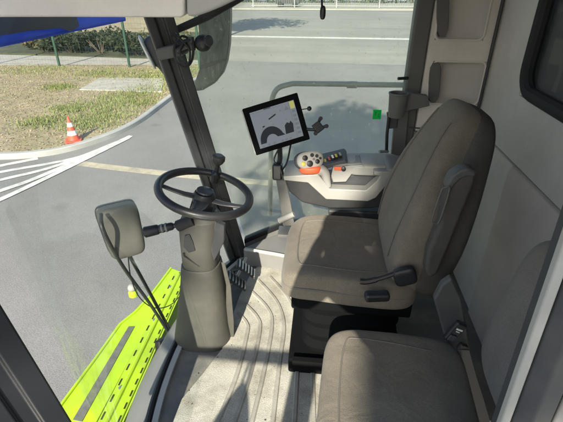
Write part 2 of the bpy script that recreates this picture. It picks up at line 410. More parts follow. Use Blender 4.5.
# litter and grass tufts on the verge
def inside(p, poly):
    c = False; j = len(poly) - 1
    for i in range(len(poly)):
        a, b = poly[i], poly[j]
        if (a.y > p.y) != (b.y > p.y) and p.x < (b.x - a.x) * (p.y - a.y) / (b.y - a.y) + a.x: c = not c
        j = i
    return c
r1 = random.Random(3)
clumps = [(gr(px, py), s) for px, py, s in ((100, 110, 1.0), (45, 125, .6), (108, 120, .8), (135, 78, 1.6), (100, 76, 1.2), (160, 78, 1.2), (140, 105, .9), (85, 128, .7), (120, 100, .9), (40, 72, 1.5), (150, 92, .9), (175, 82, 1.2), (60, 90, .5), (70, 112, .5), (190, 72, 1.5))]
bmL, bmG, bmD = B(), B(), B()
x0, x1 = min(p.x for p in verge), max(p.x for p in verge); y0, y1 = min(p.y for p in verge), max(p.y for p in verge)
nl = 0
while nl < 24000:
    p = V((r1.uniform(max(x0, -24), x1), r1.uniform(y0, y1), G + .095))
    if not inside(p, verge): continue
    if r1.random() > min(1, 13 / p.y) ** 1.5: continue
    s = r1.uniform(.012, .035); q = Quaternion((1, r1.gauss(0, .35), r1.gauss(0, .35), r1.uniform(-3, 3))).normalized()
    bmL.faces.new([bmL.verts.new(p + V((0, 0, s * .3)) + q @ V(w)) for w in ((-s, 0, 0), (0, -s * .6, 0), (s, 0, 0), (0, s * .6, .3 * s))]); nl += 1
def blade(bm, p, h):
    a = r1.uniform(0, 6.28); w = .010 + .012 * r1.random(); d = V((math.cos(a), math.sin(a), 0)); l = V((r1.gauss(0, .3), r1.gauss(0, .3), 0)) * h
    bm.faces.new([bm.verts.new(p - d * w), bm.verts.new(p + d * w), bm.verts.new(p + l + V((0, 0, h)))])
for _ in range(11000):
    c, s = r1.choice(clumps); p = c + V((r1.gauss(0, .55), r1.gauss(0, .5), 0)) * s; p.z = G + .09
    if inside(p, verge): blade(bmG, p, r1.uniform(.03, .11))
for _ in range(4500):
    p = V((r1.uniform(-22, x1), r1.uniform(y0, y1), G + .09))
    if inside(p, verge): blade(bmD, p, r1.uniform(.02, .06))
setp(obj('leaf_litter', bmL, 'litter', flat=True), 'brown fallen leaves scattered over the verge', 'leaves', kind='stuff')
setp(obj('green_grass', bmG, 'blade', flat=True), 'tufts of green grass growing in patches on the verge', 'grass', kind='stuff')
setp(obj('dry_grass', bmD, 'dryblade', flat=True), 'thin dry straw coloured grass over the verge', 'grass', kind='stuff')

# ------------------------------------------------------------------ traffic cone
cp = gr(75, 144.5); cp.z = G + .1
cone = thing('traffic_cone', cp, 'red and white striped traffic cone standing on the dry verge', 'traffic cone')
S = 1.05; tl = V((-.03, .02, 1)).normalized()
obj('base', box(B(), cp + V((0, 0, .015)), (.34 * S, .34 * S, .03), rotm(0, 0, 25)), 'conered', cone, bevel=.01)
def rc(h): return (.135 - .115 * h / .55) * S
for k, (a, b, mm, nm) in enumerate(((.03, .14, 'conered', 'cone_band'), (.14, .24, 'white', 'reflective_band'), (.24, .33, 'conered', 'cone_band'), (.33, .42, 'white', 'reflective_band'), (.42, .55, 'conered', 'cone_tip'))):
    obj(nm, lathe(B(), cp, tl, [(rc(a), a * S), (rc(b), b * S)]), mm, cone)

# ------------------------------------------------------------------ fence beyond the verge
fz = G + .08
def fence_pt(px): 
    p = gr(px, 67.8 + (px - 60) * .02); return V((p.x, p.y, fz))
fen = thing('mesh_fence', fence_pt(60), 'dark green wire mesh fence with slim posts along the back of the verge', 'fence')
fposts = [-210, -10 - 65, -10, 60, 130, 200]
for px in fposts:
    p = fence_pt(px); obj('post', tube(B(), [p, p + V((0, 0, 2.3))], .055, 10), 'greenpost', fen)
bm = B()
A, Bb = fence_pt(-210), fence_pt(200); nx = 150
for i in range(nx + 1):
    p = A.lerp(Bb, i / nx); tube(bm, [p + V((0, .07, .05)), p + V((0, .07, 2.2))], .002, 3, cap=False)
for k in range(12):
    tube(bm, [A + V((0, .07, .05 + k * .19)), Bb + V((0, .07, .05 + k * .19))], .003, 3, cap=False)
obj('wire_mesh', bm, 'greenpost', fen)

# bushes on the lawn beyond
def bush(px, py, r, h, m, label, n=1300):
    p = gr(px, py); p.z = G + .05
    t = thing('bush', p, label, 'bush', 'bushes beyond the mesh fence')
    bm = B(); rn = random.Random(int(px * 7 + py))
    for _ in range(7):
        c = p + V((rn.uniform(-1.0, 1.0) * r, rn.uniform(-.5, .8) * r, h * rn.uniform(.3, .75)))
        leaves(bm, c, (r * .42, r * .42, h * .40), n // 7, .10, .2, rn)
    obj('foliage', bm, m, t, flat=True)
    bm = B()
    for _ in range(6):
        a = rn.uniform(0, 6.28); tube(bm, [p + V((.05 * math.cos(a), .05 * math.sin(a), 0)), p + V((r * .4 * math.cos(a), r * .4 * math.sin(a), h * .6))], [.03, .012], 5)
    obj('stem', bm, 'bark', t)
bush(42, 50, 1.3, .7, 'autumn', 'russet leaved bush, leftmost of those beyond the mesh fence')
bush(72, 54, 1.5, 1.0, 'leafdark', 'dark green bush beyond the fence, between the russet bush and the pillar')
bush(102, 55, 1.7, 1.15, 'leafdark', 'broad dark green bush beyond the fence, just left of the slim post by the pillar')
bush(140, 57, 1.5, 1.1, 'leafdark', 'dark green bush beyond the fence, right of the slim post by the pillar')
bush(172, 52, 1.5, 1.2, 'autumn', 'yellowing bush beyond the fence, seen past the front pillar', 900)

# ------------------------------------------------------------------ across the far road: railings, a trailer and a hedge
fy = 62.0
rl = thing('roadside_railing', V((8, fy, G + .12)), 'pale metal railing with upright bars along the far side of the road', 'railing')
bm = B()
for i in range(130):
    x = -10 + i * .3; tube(bm, [(x, fy, G + .22), (x, fy, G + 1.25)], .02, 4)
obj('bars', bm, 'steel', rl)
bm = B()
for z in (.2, 1.25): box(bm, (9.5, fy, G + .12 + z), (39.5, .05, .06))
obj('rail', bm, 'steel', rl)
for i in range(8):
    obj('post', box(B(), (-10 + i * 5.55, fy - .06, G + .75), (.11, .11, 1.3)), 'steel', rl)
hd = thing('hedge', V((0, 74, G)), 'long dark hedge behind the railing on the far side of the road', 'hedge')
bm = B(); rn = random.Random(5)
for i in range(40): leaves(bm, (-40 + i * 2.4, 74 + rn.uniform(-.6, .6), G + 2.2), (2.2, 1.6, 2.4), 190, .34, .3, rn)
obj('foliage', bm, 'leaf', hd, flat=True)
bm = B()
for i in range(20):
    obj('trunk', tube(B(), [(-40 + i * 4.8, 74, G), (-40 + i * 4.8, 74.2, G + 2.2)], [.12, .05], 6), 'bark', hd)
bm.free()
# far trailer, only its lower body and wheels reach into the picture
tp = gr(288, 7.5); tp.z = G + .12
trl = thing('trailer', tp, 'small dark box trailer parked beside the railing across the road', 'trailer')
obj('body', box(B(), tp + V((0, 0, 1.25)), (3.2, 1.8, 1.7)), 'dark', trl, bevel=.05)
for s in (-1, 1):
    for u in (-1, 1):
        w = obj('wheel', tube(B(), [tp + V((s * 1.0, u * .82, .34)), tp + V((s * 1.0, u * 1.02, .34))], .34, 18), 'black', trl)
obj('tow_bar', tube(B(), [tp + V((-1.5, 0, .45)), tp + V((-2.6, 0, .45))], .05, 8), 'steel', trl)

# trees outside the picture whose shadows lie on the yard and the road
def tree(name, x, y, h, r, hz, label, n=3200, rr=.4):
    t = thing(name, V((x, y, G)), label, 'tree'); rn = random.Random(int(h * 3))
    bm = B(); tube(bm, [(x, y, G), (x + .2, y, G + h * .4), (x, y + .2, G + h * .9)], [rr, rr * .7, .08], 10)
    obj('trunk', bm, 'bark', t)
    bm = B()
    for _ in range(9):
        a = rn.uniform(0, 6.28); z0 = h - hz * rn.uniform(.8, 1.9)
        tube(bm, [(x, y, G + z0), (x + math.cos(a) * r * .6, y + math.sin(a) * r * .6, G + z0 + hz * .6)], [.12, .03], 6)
    obj('branch', bm, 'bark', t)
    bm = B()
    for _ in range(12):
        a = rn.uniform(0, 6.28); q = rn.uniform(.1, .65) * r
        leaves(bm, (x + q * math.cos(a), y + q * math.sin(a), G + h - hz + rn.uniform(-.6, .6) * hz), (r * .45, r * .45, hz * .45), n // 12, .20, .1, rn)
    obj('crown', bm, 'leaf', t, flat=True)

# ================================================================== THE CAB
cab = thing('harvester_cab', V((.1, 1.45, 0)), 'grey plastic lined harvester cab shell with black front pillars and wide windows', 'cab')
front = [(-.45, .62), (-.57, .80), (-.63, 1.05), (-.645, 1.35), (-.62, 1.65), (-.56, 1.95), (-.46, 2.17)]
fr_s = smooth_path([(x, y, 0) for x, y in front], 5)
outline = fr_s + [V((-.18, 2.39, 0)), V((.45, 2.42, 0)), V((.86, 2.36, 0)), V((.86, .60, 0))]
obj('floor_pan', prism(B(), [p + V((0, 0, -.08)) for p in outline], (0, 0, .08)), 'floor', cab, bevel=.004)
# mat
mo = [(222, 350), (232, 318), (240, 296), (252, 272), (262, 264), (300, 268), (330, 300), (330, 440), (166, 440), (182, 400), (205, 372)]
mo = [at(x, y, z=.004) for x, y in mo]
obj('floor_mat', prism(B(), mo, (0, 0, .008)), 'mat', cab, bevel=.003)
bm = B()
ribs = [[(214, 430), (236, 378), (247, 335), (247, 324), (238, 313)], [(232, 430), (251, 372), (260, 330), (257, 317), (245, 304)],
        [(250, 430), (264, 372), (272, 326), (268, 309), (252, 292)], [(272, 430), (280, 360), (284, 326), (277, 302), (258, 280)],
        [(294, 430), (298, 350), (297, 322), (288, 298), (270, 277)], [(314, 430), (312, 350), (309, 318), (300, 292)]]
for r in ribs:
    pts = smooth_path([at(x, y, z=.012) for x, y in r], 6)
    for a, b in zip(pts, pts[1:]):
        t = (b - a).normalized(); s = V((-t.y, t.x, 0))
    rings = []
    for i, p in enumerate(pts):
        t = (pts[min(i + 1, len(pts) - 1)] - pts[max(i - 1, 0)]).normalized(); s = V((-t.y, t.x, 0))
        rings.append([p - s * .011, p - s * .006 + V((0, 0, .006)), p + s * .006 + V((0, 0, .006)), p + s * .011])
    loft(bm, rings)
obj('mat_rib', bm, 'mat2', cab)
# bits of dirt and crumbs lying on the floor
r2 = random.Random(12); bm = B()
for _ in range(70):
    p = at(r2.uniform(185, 315), r2.uniform(300, 425), z=.012); s = r2.uniform(.0008, .0024)
    superq(bm, p + V((0, 0, s)), (s * r2.uniform(.8, 2), s, s * .7), .8, .8, None, rotm(0, 0, r2.uniform(0, 180)), 6, 4)
setp(obj('crumbs', bm, 'bark'), 'small crumbs of dry soil scattered on the ribbed floor mat', 'dirt', kind='stuff')

# machine body under the cab
obj('lower_body', prism(B(), [(-.45, .7, -1.3), (.86, .7, -1.3), (.86, 2.3, -1.3), (-.45, 2.3, -1.3)], (0, 0, 1.21)), 'graypillar', cab, bevel=.03)
# curved apron below the windscreen
bm = B(); rings = []
for p in fr_s:
    q = V((p.x, p.y, 0)); n = (q - V((.3, 1.4, 0))); n.z = 0; n.normalize()
    rings.append([q + n * a + V((0, 0, b)) for a, b in ((.005, -.012), (.04, -.014), (.10, -.05), (.16, -.14), (.17, -.30), (.12, -.42), (.01, -.42))])
loft(bm, rings); obj('front_apron', bm, 'mid', cab, angle=50)
# windscreen seal and glass edge
obj('windscreen_seal', tube(B(), [p + V((-.012, 0, .008)) for p in fr_s], .013, 8), 'black', cab)
bm = B(); rings = []
for p in fr_s:
    rings.append([p + V((.006, 0, .0)), p + V((.030, 0, .0)), p + V((.030, 0, .014)), p + V((.006, 0, .014))])
loft(bm, rings); obj('sill_strip', bm, M['pale'], cab)
# windscreen: leans forward towards the top
def top_of(p):
    k = 1.52; yy = 1.395 + (p.y - 1.395) * .83
    return V((p.x - .325, yy, k))
bm = B(); rings = [[p + V((-.012, 0, .02)), (p + V((-.012, 0, .02))).lerp(top_of(p), .5), top_of(p)] for p in fr_s]
loft(bm, rings, cap=False, closed=False)
obj('windscreen', bm, 'glass_front', cab, solid=.006)
# front pillars
def pillar(b, t, w, d, m, ax, nm='front_pillar', bev=.012, rib=True, label=None):
    b, t = V(b), V(t); ax = V(ax).normalized(); k = (t - b).normalized(); u = ax - k * ax.dot(k); u.normalize(); s = k.cross(u)
    bm = B(); prof = [(-w / 2, -d / 2), (w / 2, -d / 2), (w / 2, d / 2), (w * .18, d / 2), (w * .15, d * .36), (-w * .1, d * .36), (-w * .13, d / 2), (-w / 2, d / 2)] if rib else [(-w / 2, -d / 2), (w / 2, -d / 2), (w / 2, d / 2), (-w / 2, d / 2)]
    loft(bm, [[b + u * x + s * y for x, y in prof], [t + u * x + s * y for x, y in prof]])
    return obj(nm, bm, m, cab, bevel=bev, label=label)
pb, pt = at(236, 252, Y=2.16), at(155, 6, Y=1.93)
pk = (pt - pb)
ax = V((1, .25, 0))
def facing(b, t, toward):
    k = (t - b).normalized(); w = (toward - (b + t) / 2); w = (w - k * w.dot(k)).normalized(); return k.cross(w)
axr = facing(pb, pt, V((.1, .4, 1.2)))
pillar(pb - pk * .03, pt + pk * .12, .118, .09, 'pillar', -axr)
# lower part of that pillar: grey foot
pl0, pl1 = at(82, 430, Y=.60), at(-14, 285, Y=.60)
lk = (pl1 - pl0)
cl0 = at(38, 430, Y=.60); cl1 = at(-60, 285, Y=.60)
axl = facing(cl0, cl1, EYE)
cA = cl0.lerp(cl1, -1.25); cBt = cl0.lerp(cl1, 2.0)
pillar(cA, cBt, .135, .07, 'black', -axl, bev=.01)
# thin bright weather strip on the near edge of the left pillar
o0, o1 = at(10, 430, Y=.575), at(-80, 285, Y=.575)
obj('weather_strip', tube(B(), [o0.lerp(o1, -.6), o0.lerp(o1, 1.7)], .007, 8), 'steel', cab)
o0, o1 = at(-4, 430, Y=.565), at(-96, 285, Y=.565)
obj('weather_strip', tube(B(), [o0.lerp(o1, -.6), o0.lerp(o1, 1.7)], .012, 8), 'black', cab)

# right rear pillar at the end of the side window
bx = .47
obj('rear_pillar', prism(B(), [(bx - .035, 2.36, 0), (bx - .035, 2.45, 0), (bx + .05, 2.45, 0), (bx + .05, 2.36, 0)], (0, 0, 1.8)), 'graypillar', cab, bevel=.012)
# grey side trim with two recessed pockets (right wall behind the pillar)
Yw = 2.345
def wy(x): return Yw
tr = thing_dummy = None
bm = B()
x0w, x1w = bx + .052, .90
def pocket_wall(bm, X0, X1, Z0, Z1, holes, y, depth):
    zs = sorted({Z0, Z1, *[h[2] for h in holes], *[h[3] for h in holes]})
    for a, b in zip(zs, zs[1:]):
        hs = [h for h in holes if h[2] <= a and h[3] >= b]
        xs = [X0] + [v for h in hs for v in (h[0], h[1])] + [X1]
        for i in range(0, len(xs), 2):
            if xs[i + 1] - xs[i] > 1e-4: box(bm, ((xs[i] + xs[i + 1]) / 2, y + depth / 2, (a + b) / 2), (xs[i + 1] - xs[i], depth, b - a))
pk1 = at(438, 40, Y=2.345); pk2 = at(487, 0, Y=2.345)
h1 = (at(436, 30, Y=2.345).x, at(490, 20, Y=2.345).x - .012, at(450, 40, Y=2.345).z, 1.9)
h2 = (at(432, 70, Y=2.345).x, at(483, 80, Y=2.345).x, at(440, 104, Y=2.345).z, at(440, 61, Y=2.345).z)
pocket_wall(bm, x0w, x1w, 0, 1.9, [h1, h2], Yw, .06)
bmesh.ops.remove_doubles(bm, verts=bm.verts, dist=1e-5)
o = obj('side_trim', bm, 'wall', cab, bevel=0)
def frame_round(c, hx, hz, y, r, m, nm):
    pass
# pocket backs, softly dished
for h, nm in ((h1, 'pocket'), (h2, 'pocket')):
    cx_, cz_ = (h[0] + h[1]) / 2, (h[2] + h[3]) / 2; hx, hz = (h[1] - h[0]) / 2, (h[3] - h[2]) / 2
    bm = B(); nn = 14; g = []
    for i in range(nn + 1):
        row = []
        for j in range(nn + 1):
            u, w = -1 + 2 * i / nn, -1 + 2 * j / nn
            d = (1 - abs(u) ** 5) * (1 - abs(w) ** 5)
            row.append(bm.verts.new((cx_ + u * (hx + .001), Yw + .004 + .085 * d ** .6 * (.75 - .25 * u), cz_ + w * (hz + .001))))
        g.append(row)
    for i in range(nn):
        for j in range(nn): bm.faces.new((g[i][j], g[i + 1][j], g[i + 1][j + 1], g[i][j + 1]))
    obj(nm, bm, 'recess', cab, angle=80)
    # rounded lip
    rr = .03; pth = []
    for sx, sz, a0 in ((1, 1, 0), (-1, 1, 90), (-1, -1, 180), (1, -1, 270)):
        for k in range(6):
            a = R(a0 + 90 * k / 5); pth.append(V((cx_ + sx * (hx - rr) + rr * math.cos(a), Yw + .001, cz_ + sz * (hz - rr) + rr * math.sin(a))))
    obj('pocket_lip', tube(B(), pth, .007, 6, close=True), 'wall', cab)
# dark grip strips down the left side of each pocket
for (xa, ya_, xb, yb) in ((444, -25, 443, 37), (436.5, 63, 433.5, 102)):
    a_s, b_s = at(xa, ya_, Y=2.33), at(xb, yb, Y=2.33)
    rg = []
    for k in range(9):
        p = a_s.lerp(b_s, k / 8); e = 1 - .5 * abs(2 * k / 8 - 1) ** 6
        rg.append([p + V((-.032 * e, .03, 0)), p + V((-.028 * e, .0, 0)), p + V((.024 * e, .0, 0)), p + V((.034 * e, .03, 0))])
    obj('grip_strip', loft(B(), rg), 'graypillar', cab, angle=50)
# small switch blocks low on the trim
for pz in ((420, 134), (423, 142)):
    c = at(*pz, Y=2.34); obj('switch_block', box(B(), c, (.07, .03, .035)), 'mid', cab, bevel=.004)
    obj('rocker', box(B(), c + V((0, -.017, 0)), (.04, .008, .02)), 'black', cab, bevel=.002)
obj('trim_seam', box(B(), at(418, 128, Y=2.342) + V((.03, 0, 0)), (.16, .004, .006)), 'dark', cab)
# vertical seam in the corner
obj('corner_seam', tube(B(), [(.832, Yw - .004, .2), (.832, Yw - .004, 1.8)], .009, 8), 'dark', cab)

# rear wall with the window opening
XW = .845
wy0, wy1, wz0 = .60, 1.94, 1.105        # window opening: from the door side to near the corner
bm = B()
box(bm, (XW + .03, (Yw + wy1) / 2, (wz0 + 1.9) / 2), (.06, Yw - wy1, 1.9 - wz0))
box(bm, (XW + .03, (.5 + Yw) / 2, (.84 + wz0) / 2 - .0), (.06, Yw - .5, wz0 - .84 - .0))
box(bm, (XW + .03, 1.2, 1.87), (.06, 1.4, .06))
obj('rear_wall', bm, 'wall', cab, bevel=0)
# rubber surround with a rounded corner
rr = .10; path = [V((XW - .004, .62, wz0 + .03))]
path += [V((XW - .004, wy1 - .03 - rr, wz0 + .03))]
for k in range(9):
    a = R(-90 + 90 * k / 8); path.append(V((XW - .004, wy1 - .03 - rr + rr * math.cos(a), wz0 + .03 + rr + rr * math.sin(a))))
path += [V((XW - .004, wy1 - .03, 1.85))]
obj('window_seal', tube(B(), path, .028, 10), 'rubber', cab)
obj('rear_window', box(B(), (XW + .02, 1.28, 1.49), (.006, 1.30, .74)), 'glass_dark', cab)
# corner fillet inside opening
bm = B(); c0 = V((XW + .005, wy1 + .002, wz0 - .002)); pts = [c0]
for k in range(9):
    a = R(-90 + 90 * k / 8); pts.append(V((XW + .005, wy1 - .03 - rr + rr * math.cos(a), wz0 + .03 + rr + rr * math.sin(a))))
prism(bm, pts, (.02, 0, 0)); obj('window_corner', bm, 'wall', cab)
# behind the rear window: dark grain tank wall
obj('rear_body', box(B(), (1.75, 1.45, .2), (.9, 1.9, 3.0)), 'dark', cab, bevel=.05)
# lower rear panel, a few mm proud and rounded at its top ledge
obj('lower_panel', prism(B(), [(XW - .030, .5, 0), (XW - .030, .5, .80), (XW - .018, .5, .835), (XW + .06, .5, .838), (XW + .06, .5, 0)], (0, 1.28, 0)), 'wall_low', cab, bevel=.006)
obj('lower_panel', prism(B(), [(XW - .02, 1.786, 0), (XW - .02, 1.786, .80), (XW - .012, 1.786, .835), (XW + .06, 1.786, .838), (XW + .06, 1.786, 0)], (0, Yw - 1.786, 0)), 'wall', cab, bevel=.006)
# door-side rear pillar with its white seal, nearest to the viewer on the right
pA = at(571, 222, Y=.60); pB = at(500, 425, Y=.60)
k = (pA - pB)
e0, e1 = pB - k * .8, pA + k * 1.2
bm = B(); s = V((1, 0, 0))
loft(bm, [[p + V((0, 0, 0)), p + V((.017, -.004, 0)), p + V((.017, .014, 0)), p + V((0, .018, 0))] for p in (e0, e1)])
obj('door_seal', bm, 'pale', cab, bevel=.004)
bm = B(); loft(bm, [[p + V((.019, .0, 0)), p + V((.042, -.03, 0)), p + V((.075, -.03, 0)), p + V((.075, .07, 0)), p + V((.019, .07, 0))] for p in (e0, e1)])
obj('door_pillar', bm, 'dark', cab, bevel=.006)
bm = B(); loft(bm, [[p + V((.078, -.03, 0)), p + V((.5, -.03, 0)), p + V((.5, .05, 0)), p + V((.078, .05, 0))] for p in (e0, e1)])
obj('outer_panel', bm, 'mid', cab, bevel=.006)

# right window glass, sill, ledge
gl = [(-.445, 2.165, .13), (-.30, 2.29, .14), (-.16, 2.375, .15), (.15, 2.41, .15), (.45, 2.415, .15)]
gt = [(-.745, 1.96, 1.5), (-.50, 2.12, 1.52), (-.30, 2.24, 1.54), (.1, 2.32, 1.56), (.45, 2.36, 1.58)]
def bez(l): return smooth_path(l, 4)
a_, b_ = bez(gl), bez(gt)
loft_r = [[p, p.lerp(q, .33) + V((0, .03, 0)), p.lerp(q, .66) + V((0, .03, 0)), q] for p, q in zip(a_, b_)]
obj('side_window', loft(B(), loft_r, cap=False, closed=False), 'glass_side', cab, solid=.006)
bm = B(); loft(bm, [[p + V((0, -.02, .012)), p + V((0, .02, .012)), p + V((0, .02, -.02)), p + V((0, -.02, -.02))] for p in a_])
obj('window_sill', bm, 'black', cab)
bm = B(); loft(bm, [[p + V((0, .03, -.02)), p + V((0, .03, -.5)), p + V((0, -.012, -.5)), p + V((0, -.012, -.02))] for p in a_])
obj('side_panel', bm, 'mid', cab)
lz = .115
lp = [at(243, 248, z=lz), at(262, 239.5, z=lz), at(292, 229, z=lz), V((.45, 2.39, lz)), V((.45, 2.13, lz)), at(322, 265, z=lz), at(285, 256, z=lz), at(246, 251, z=lz)]
obj('corner_ledge', prism(B(), lp, (0, 0, -lz + .002)), 'mid', cab, bevel=.008)
rim = smooth_path([at(245, 249, z=lz + .006), at(285, 256, z=lz + .006), at(322, 265, z=lz + .006)], 6)
obj('ledge_rim', tube(B(), rim, .011, 8), 'pale', cab)

# roof lining
obj('roof_lining', box(B(), (.0, 1.42, 1.80), (1.9, 1.75, .08)), 'wall', cab, bevel=.02)
# overhead front console (its lower edge crosses the top of the picture)
Yc = 1.15
def pc(px, py): return at(px, py, Y=Yc)
bm = prism(B(), [pc(-14, 17.5), pc(60, 17.3), pc(180, 17.8), pc(184, 16), pc(184.5, -15), pc(182, -60), pc(-14, -60)], (0, .24, .02))
obj('overhead_console', bm, 'wall', cab, bevel=.008)
bm = prism(B(), [pc(186, 17.6), pc(196, 16.8), pc(208, 12.8), pc(222, 7), pc(240, -2), pc(262, -14), pc(270, -60), pc(184, -60), pc(185.5, 0)], (0, .22, .03))
obj('overhead_cover', bm, 'panel', cab, bevel=.012)
# dark header rail running back from the pillar above the side window
obj('header_rail', tube(B(), [at(176, 30, Y=1.99), at(206, 17, Y=2.06), at(232, 2, Y=2.12), at(262, -16, Y=2.2)], [.016, .018, .02, .02], 8), 'pillar', cab)

# blue front sunshade outside, above the windscreen
SX = -1.13; sz = 1.345
bshade = thing('sunshade', V((SX, 1.6, sz)), 'deep blue sunshade hung across the top of the windscreen', 'sunshade')
ys = [.55 + i * .0775 for i in range(26)]
rings = []
for i, y in enumerate(ys):
    w = .012 * math.sin(i * 1.1)
    rings.append([V((SX + w * .3, y, sz + abs(w) * .2)), V((SX - .02 + w, y, sz + .12)), V((SX - .05 - w, y, sz + .26)), V((SX - .06 - w, y, sz + .42)),
                  V((SX - .068 - w, y, sz + .42)), V((SX - .058 - w, y, sz + .26)), V((SX - .028 + w, y, sz + .12)), V((SX - .008 + w * .3, y, sz + abs(w) * .2))])
obj('cloth', loft(B(), rings), 'blue', bshade, angle=60)
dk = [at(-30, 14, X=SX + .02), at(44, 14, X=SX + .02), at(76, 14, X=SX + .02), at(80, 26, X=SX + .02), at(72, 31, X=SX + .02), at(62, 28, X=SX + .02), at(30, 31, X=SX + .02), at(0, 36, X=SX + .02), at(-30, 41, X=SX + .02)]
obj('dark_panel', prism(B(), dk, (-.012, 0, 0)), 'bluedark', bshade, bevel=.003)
obj('hem', tube(B(), [(SX - .004, ys[0], sz), (SX - .004, ys[-1], sz)], .006, 6), 'blue', bshade)

# ================================================================== STEERING COLUMN
Yd = 1.49
sc_t = thing('steering_column', V((-.53, Yd, 0)), 'grey plastic steering column rising from the floor, carrying the steering wheel', 'steering column')
def ringxy(c, rx, ry, e=.7, n=28, tilt=0):
    return [V((c[0] + rx * sp(math.cos(2 * math.pi * i / n), e), c[1] + ry * sp(math.sin(2 * math.pi * i / n), e), c[2] + tilt * rx * math.cos(2 * math.pi * i / n))) for i in range(n)]
def colring(px, py, hw, ry, e=.75):
    c = at(px, py, Y=Yd); d = (c - EYE).dot(ray(CX, CY).normalized()); return ringxy(c, hw * d / F, ry, e)
low = [colring(204.5, 340, 29, .125), colring(204, 330, 28, .12), colring(203.5, 318, 26, .11), colring(203.5, 300, 24, .10), colring(203, 280, 21.5, .092), colring(202, 266, 20, .088), colring(201.5, 261, 19, .084)]
obj('lower_cover', loft(B(), low), 'column', sc_t, bevel=.004, angle=50)
up_ = [colring(201.5, 262.5, 17.5, .078), colring(201, 250, 18.5, .082), colring(200.5, 236, 19.5, .083), colring(200.5, 224, 20.5, .082), colring(201, 216, 19.5, .076), colring(202, 212, 15, .06)]
obj('upper_cover', loft(B(), up_), 'column', sc_t, bevel=.003, angle=50)
# dark inset on the side towards the seat
fl = [at(215, 222, Y=Yd - .052), at(224.5, 226, Y=Yd - .03), at(224, 242, Y=Yd - .03), at(214, 262, Y=Yd - .055), at(211, 250, Y=Yd - .066)]
obj('side_inset', prism(B(), fl, (0, .03, 0)), 'dark', sc_t, bevel=.004)
# foot flap beside the column
obj('foot_flap', loft(B(), [[at(x, y, Y=Yd - .02), at(x + w, y + 1, Y=Yd - .02), at(x + w, y + 1, Y=Yd + .06), at(x, y, Y=Yd + .06)] for x, y, w in ((221, 262, 4), (226, 285, 5), (226, 322, 8), (222, 340, 12))]), 'column', sc_t, bevel=.004)
# marker emblem on the near side
Ye = Yd - .086
em = [at(184.2, 236, Y=Ye), at(189.5, 234.5, Y=Ye), at(193, 242, Y=Ye), at(195.5, 251, Y=Ye), at(188.5, 253, Y=Ye), at(183.5, 247.5, Y=Ye)]
obj('badge', prism(B(), em, (0, .02, 0)), 'black', sc_t, bevel=.003)
bm = B(); tube(bm, [at(183.5, 253, Y=Ye + .003), at(184, 256, Y=Ye + .003), at(199.5, 266.2, Y=Ye + .008)], .0035, 6)
obj('cover_groove', bm, 'black', sc_t)
# bellows under the wheel
q0 = at(200, 216, Y=Yd); q1 = at(203, 199, Y=Yd)
prof = []
L = (q1 - q0).length
for i in range(7): prof += [(.052 - i * .0015, L * i / 7), (.043 - i * .0015, L * (i + .5) / 7)]
obj('bellows', lathe(B(), q0, q1 - q0, prof), 'rubber', sc_t, angle=60)
# indicator lever reaching forwards
l0, l1 = at(184, 223.5, Y=Yd - .06), at(144, 232.5, Y=Yd - .1)
ll = l1 - l0
obj('indicator_lever', lathe(B(), l0, ll, [(.010, 0), (.010, ll.length * .25), (.016, ll.length * .3), (.018, ll.length * .6), (.0165, ll.length * .62), (.021, ll.length * .66), (.023, ll.length * .97), (.019, ll.length)]), 'black', sc_t)
for t_ in (.42, .52):
    p = l0 + ll * t_; obj('lever_ring', lathe(B(), p, ll, [(.0185, 0), (.0195, .004), (.0185, .008)]), 'mid', sc_t)
obj('lever_root', tube(B(), [at(178, 226, Y=Yd - .06), at(194, 220, Y=Yd - .06)], .024, 12), 'rubber', sc_t)

# steering wheel: a thing of its own parented parts
wc = at(205, 192, Y=Yd); wn = V((.23, .01, .975)).normalized(); RW = .184
sw = thing('steering_wheel', wc, 'black four spoke steering wheel with a spinner knob on its rim', 'steering wheel')
rimp = circ(wc, wn, RW, 72)
obj('rim', tube(B(), rimp, .0165, 14, close=True), 'wheel', sw)
hubc = wc - wn * .03
obj('hub', lathe(B(), hubc - wn * .03, wn, [(.040, 0), (.046, .02), (.046, .045), (.040, .058), (.020, .062)]), 'wheel', sw)
obj('hub_cap', lathe(B(), hubc + wn * .033, wn, [(.036, 0), (.034, .006), (.02, .009)]), 'gloss', sw)
qx = (V((-1, 0, 0)) - wn * V((-1, 0, 0)).dot(wn)).normalized(); qy = wn.cross(qx)
for a, ws in ((8, 1.0), (172, 1.0), (90, 1.6)):
    d = qx * math.cos(R(a)) + qy * math.sin(R(a)); s = wn.cross(d)
    rings = []
    for t_, w_, dz in ((.03, .020, -.028), (.08, .017, -.026), (.13, .013, -.018), (.19, .011, -.004)):
        c = wc + d * t_ + wn * dz
        rings.append([c + s * w_ * ws * math.cos(k) + wn * .0075 * math.sin(k) for k in [2 * math.pi * i / 12 for i in range(12)]])
    obj('spoke', loft(B(), rings), 'gloss', sw)
kp = wc + (at(205, 181, Y=Yd + .14) - wc).normalized() * 0
kd = (V((.02, 1, 0)) - wn * V((.02, 1, 0)).dot(wn)).normalized()
kp = wc + kd * RW * .93 - qy * 0
kn = thing('spinner_knob', kp, 'black spinner knob clamped upright on the far rim of the steering wheel', 'knob')
obj('clamp', lathe(B(), kp - wn * .03, wn, [(.02, 0), (.021, .04), (.014, .05)]), 'black', kn)
obj('stem', lathe(B(), kp + wn * .01, wn, [(.010, 0), (.009, .05)]), 'black', kn)
obj('knob', lathe(B(), kp + wn * .052, wn, [(.012, 0), (.022, .010), (.029, .024), (.028, .040), (.018, .047)]), 'wheel', kn)

